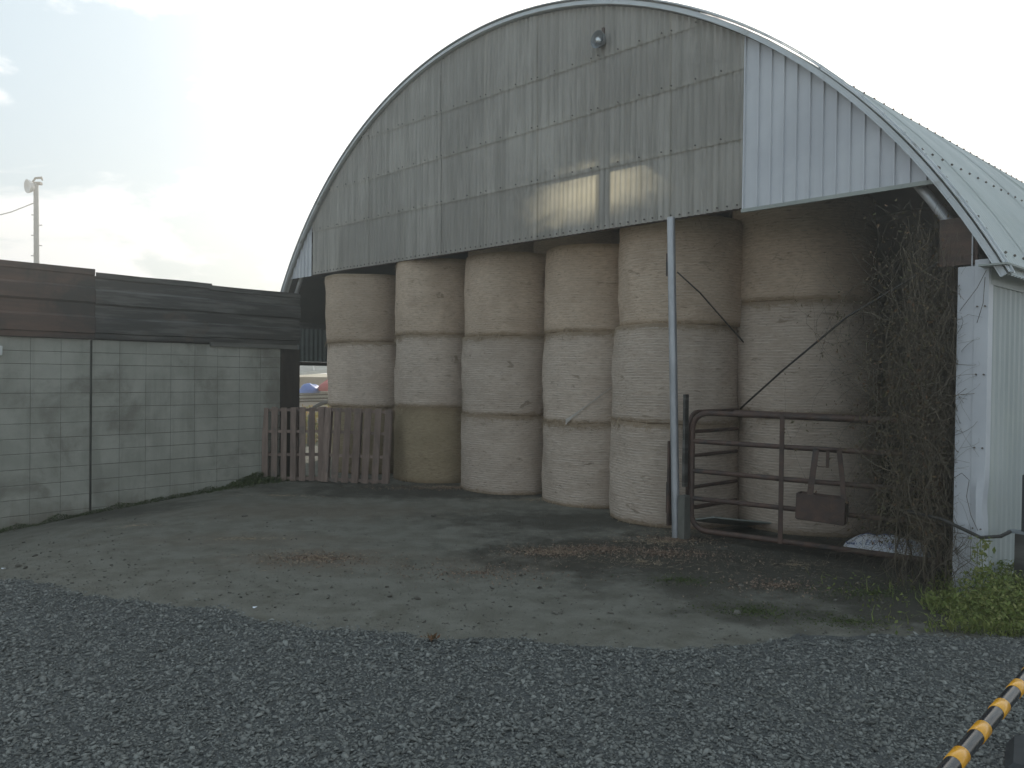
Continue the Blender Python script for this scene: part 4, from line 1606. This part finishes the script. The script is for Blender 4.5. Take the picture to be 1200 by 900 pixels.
def heap(name, loc, rx, ry, h, mat, label, cat, seed):
    mb = MB()
    n, m = 18, 7
    for j in range(m):
        f = j/(m-1)
        for k in range(n):
            a = 6.283*k/n
            d = 1 + .22*mnoise.noise(Vector((math.cos(a)*1.5, math.sin(a)*1.5, f*2+seed)))
            c = math.cos(f*math.pi/2)
            mb.v.append((rx*c*d*math.cos(a)+.0, ry*c*d*math.sin(a), h*math.sin(f*math.pi/2)*d))
    for j in range(m-1):
        for k in range(n):
            mb.f.append((j*n+k, j*n+(k+1) % n, (j+1)*n+(k+1) % n, (j+1)*n+k)); mb.mi.append(0)
    return tag(mb.build(name, mat, sm=True, loc=loc), label, cat)


rk = tag(empty('storage_rack', (-6.15, 24.6, -.3)), 'low rack of pale timber and scrap beyond the gap', 'rack')
for k in range(9):
    mb = MB()
    mb.beam((-1.1+rnd.uniform(-.1, .1), rnd.uniform(-.4, .4), 1.05 + k*.03), (1.2, rnd.uniform(-.4, .4), 1.12 + k*.035), .10, .05)
    mb.build('plank', M['far_trim'] if k % 3 else M['dark_wood'], rk)
for x in (-.9, 1.0):
    MB().box(x-.05, x+.05, -.3, .3, 0, 1.06).build('rack_leg', M['dark_wood'], rk)
heap('tarpaulin', (-6.45, 24.5, 1.05), .36, .4, .28, M['blue'], 'blue tarpaulin bundle on the rack beyond the gap', 'tarpaulin', 1)
heap('tarpaulin', (-5.82, 24.5, 1.12), .34, .4, .36, M['redtarp'], 'red tarpaulin bundle on the rack beyond the gap', 'tarpaulin', 2)
mb = MB()
mb.tube([(-5.35, 20.3, -.3), (-5.33, 20.3, .55), (-5.22, 20.3, .78), (-5.0, 20.3, .90), (-4.2, 20.3, .97)], .055, 8)
tag(mb.build('bent_pipe', M['black_matt'], sm=True), 'dark bent pipe rail beyond the gap', 'pipe')
for j, (x, y, w, h, lab) in enumerate(((-5.3, 21.5, .55, 1.0, 'yellow-green sunlit bush behind the gap above the left pallet'),
                                       (-4.6, 21.8, .6, 1.05, 'orange-tinged sunlit bush beside the bale at the gap'),
                                       (-6.1, 21.2, .6, .8, 'yellow-green sunlit bush seen between the left pallet boards'))):
    bt = tag(empty('bush', (x, y, -.35)), lab, 'bush', 'sunlit bushes beyond the gap')
    mb = MB()
    for k in range(7):
        a = rnd.uniform(0, 6.28)
        mb.tube([(0, 0, 0), (math.cos(a)*w*.4, math.sin(a)*w*.4, h*.5), (math.cos(a)*w*.7, math.sin(a)*w*.7, h)], [.02, .012, .005], 5)
    mb.build('branch', M['vine'], bt)

    def bp(w=w, h=h):
        a, r = rnd.uniform(0, 6.28), w*math.sqrt(rnd.random())*1.1
        z = h*(.1 + .95*rnd.random())
        return (math.cos(a)*r, math.sin(a)*r, z + .3*mnoise.noise(Vector((a*3, r*4, j))))
    link('foliage', leaves(2600, bp, .035, 'foliage', M['bush'], .3, (1.2, 2.2) if j != 1 else (2, 1.4)), bt)['kind'] = 'stuff'
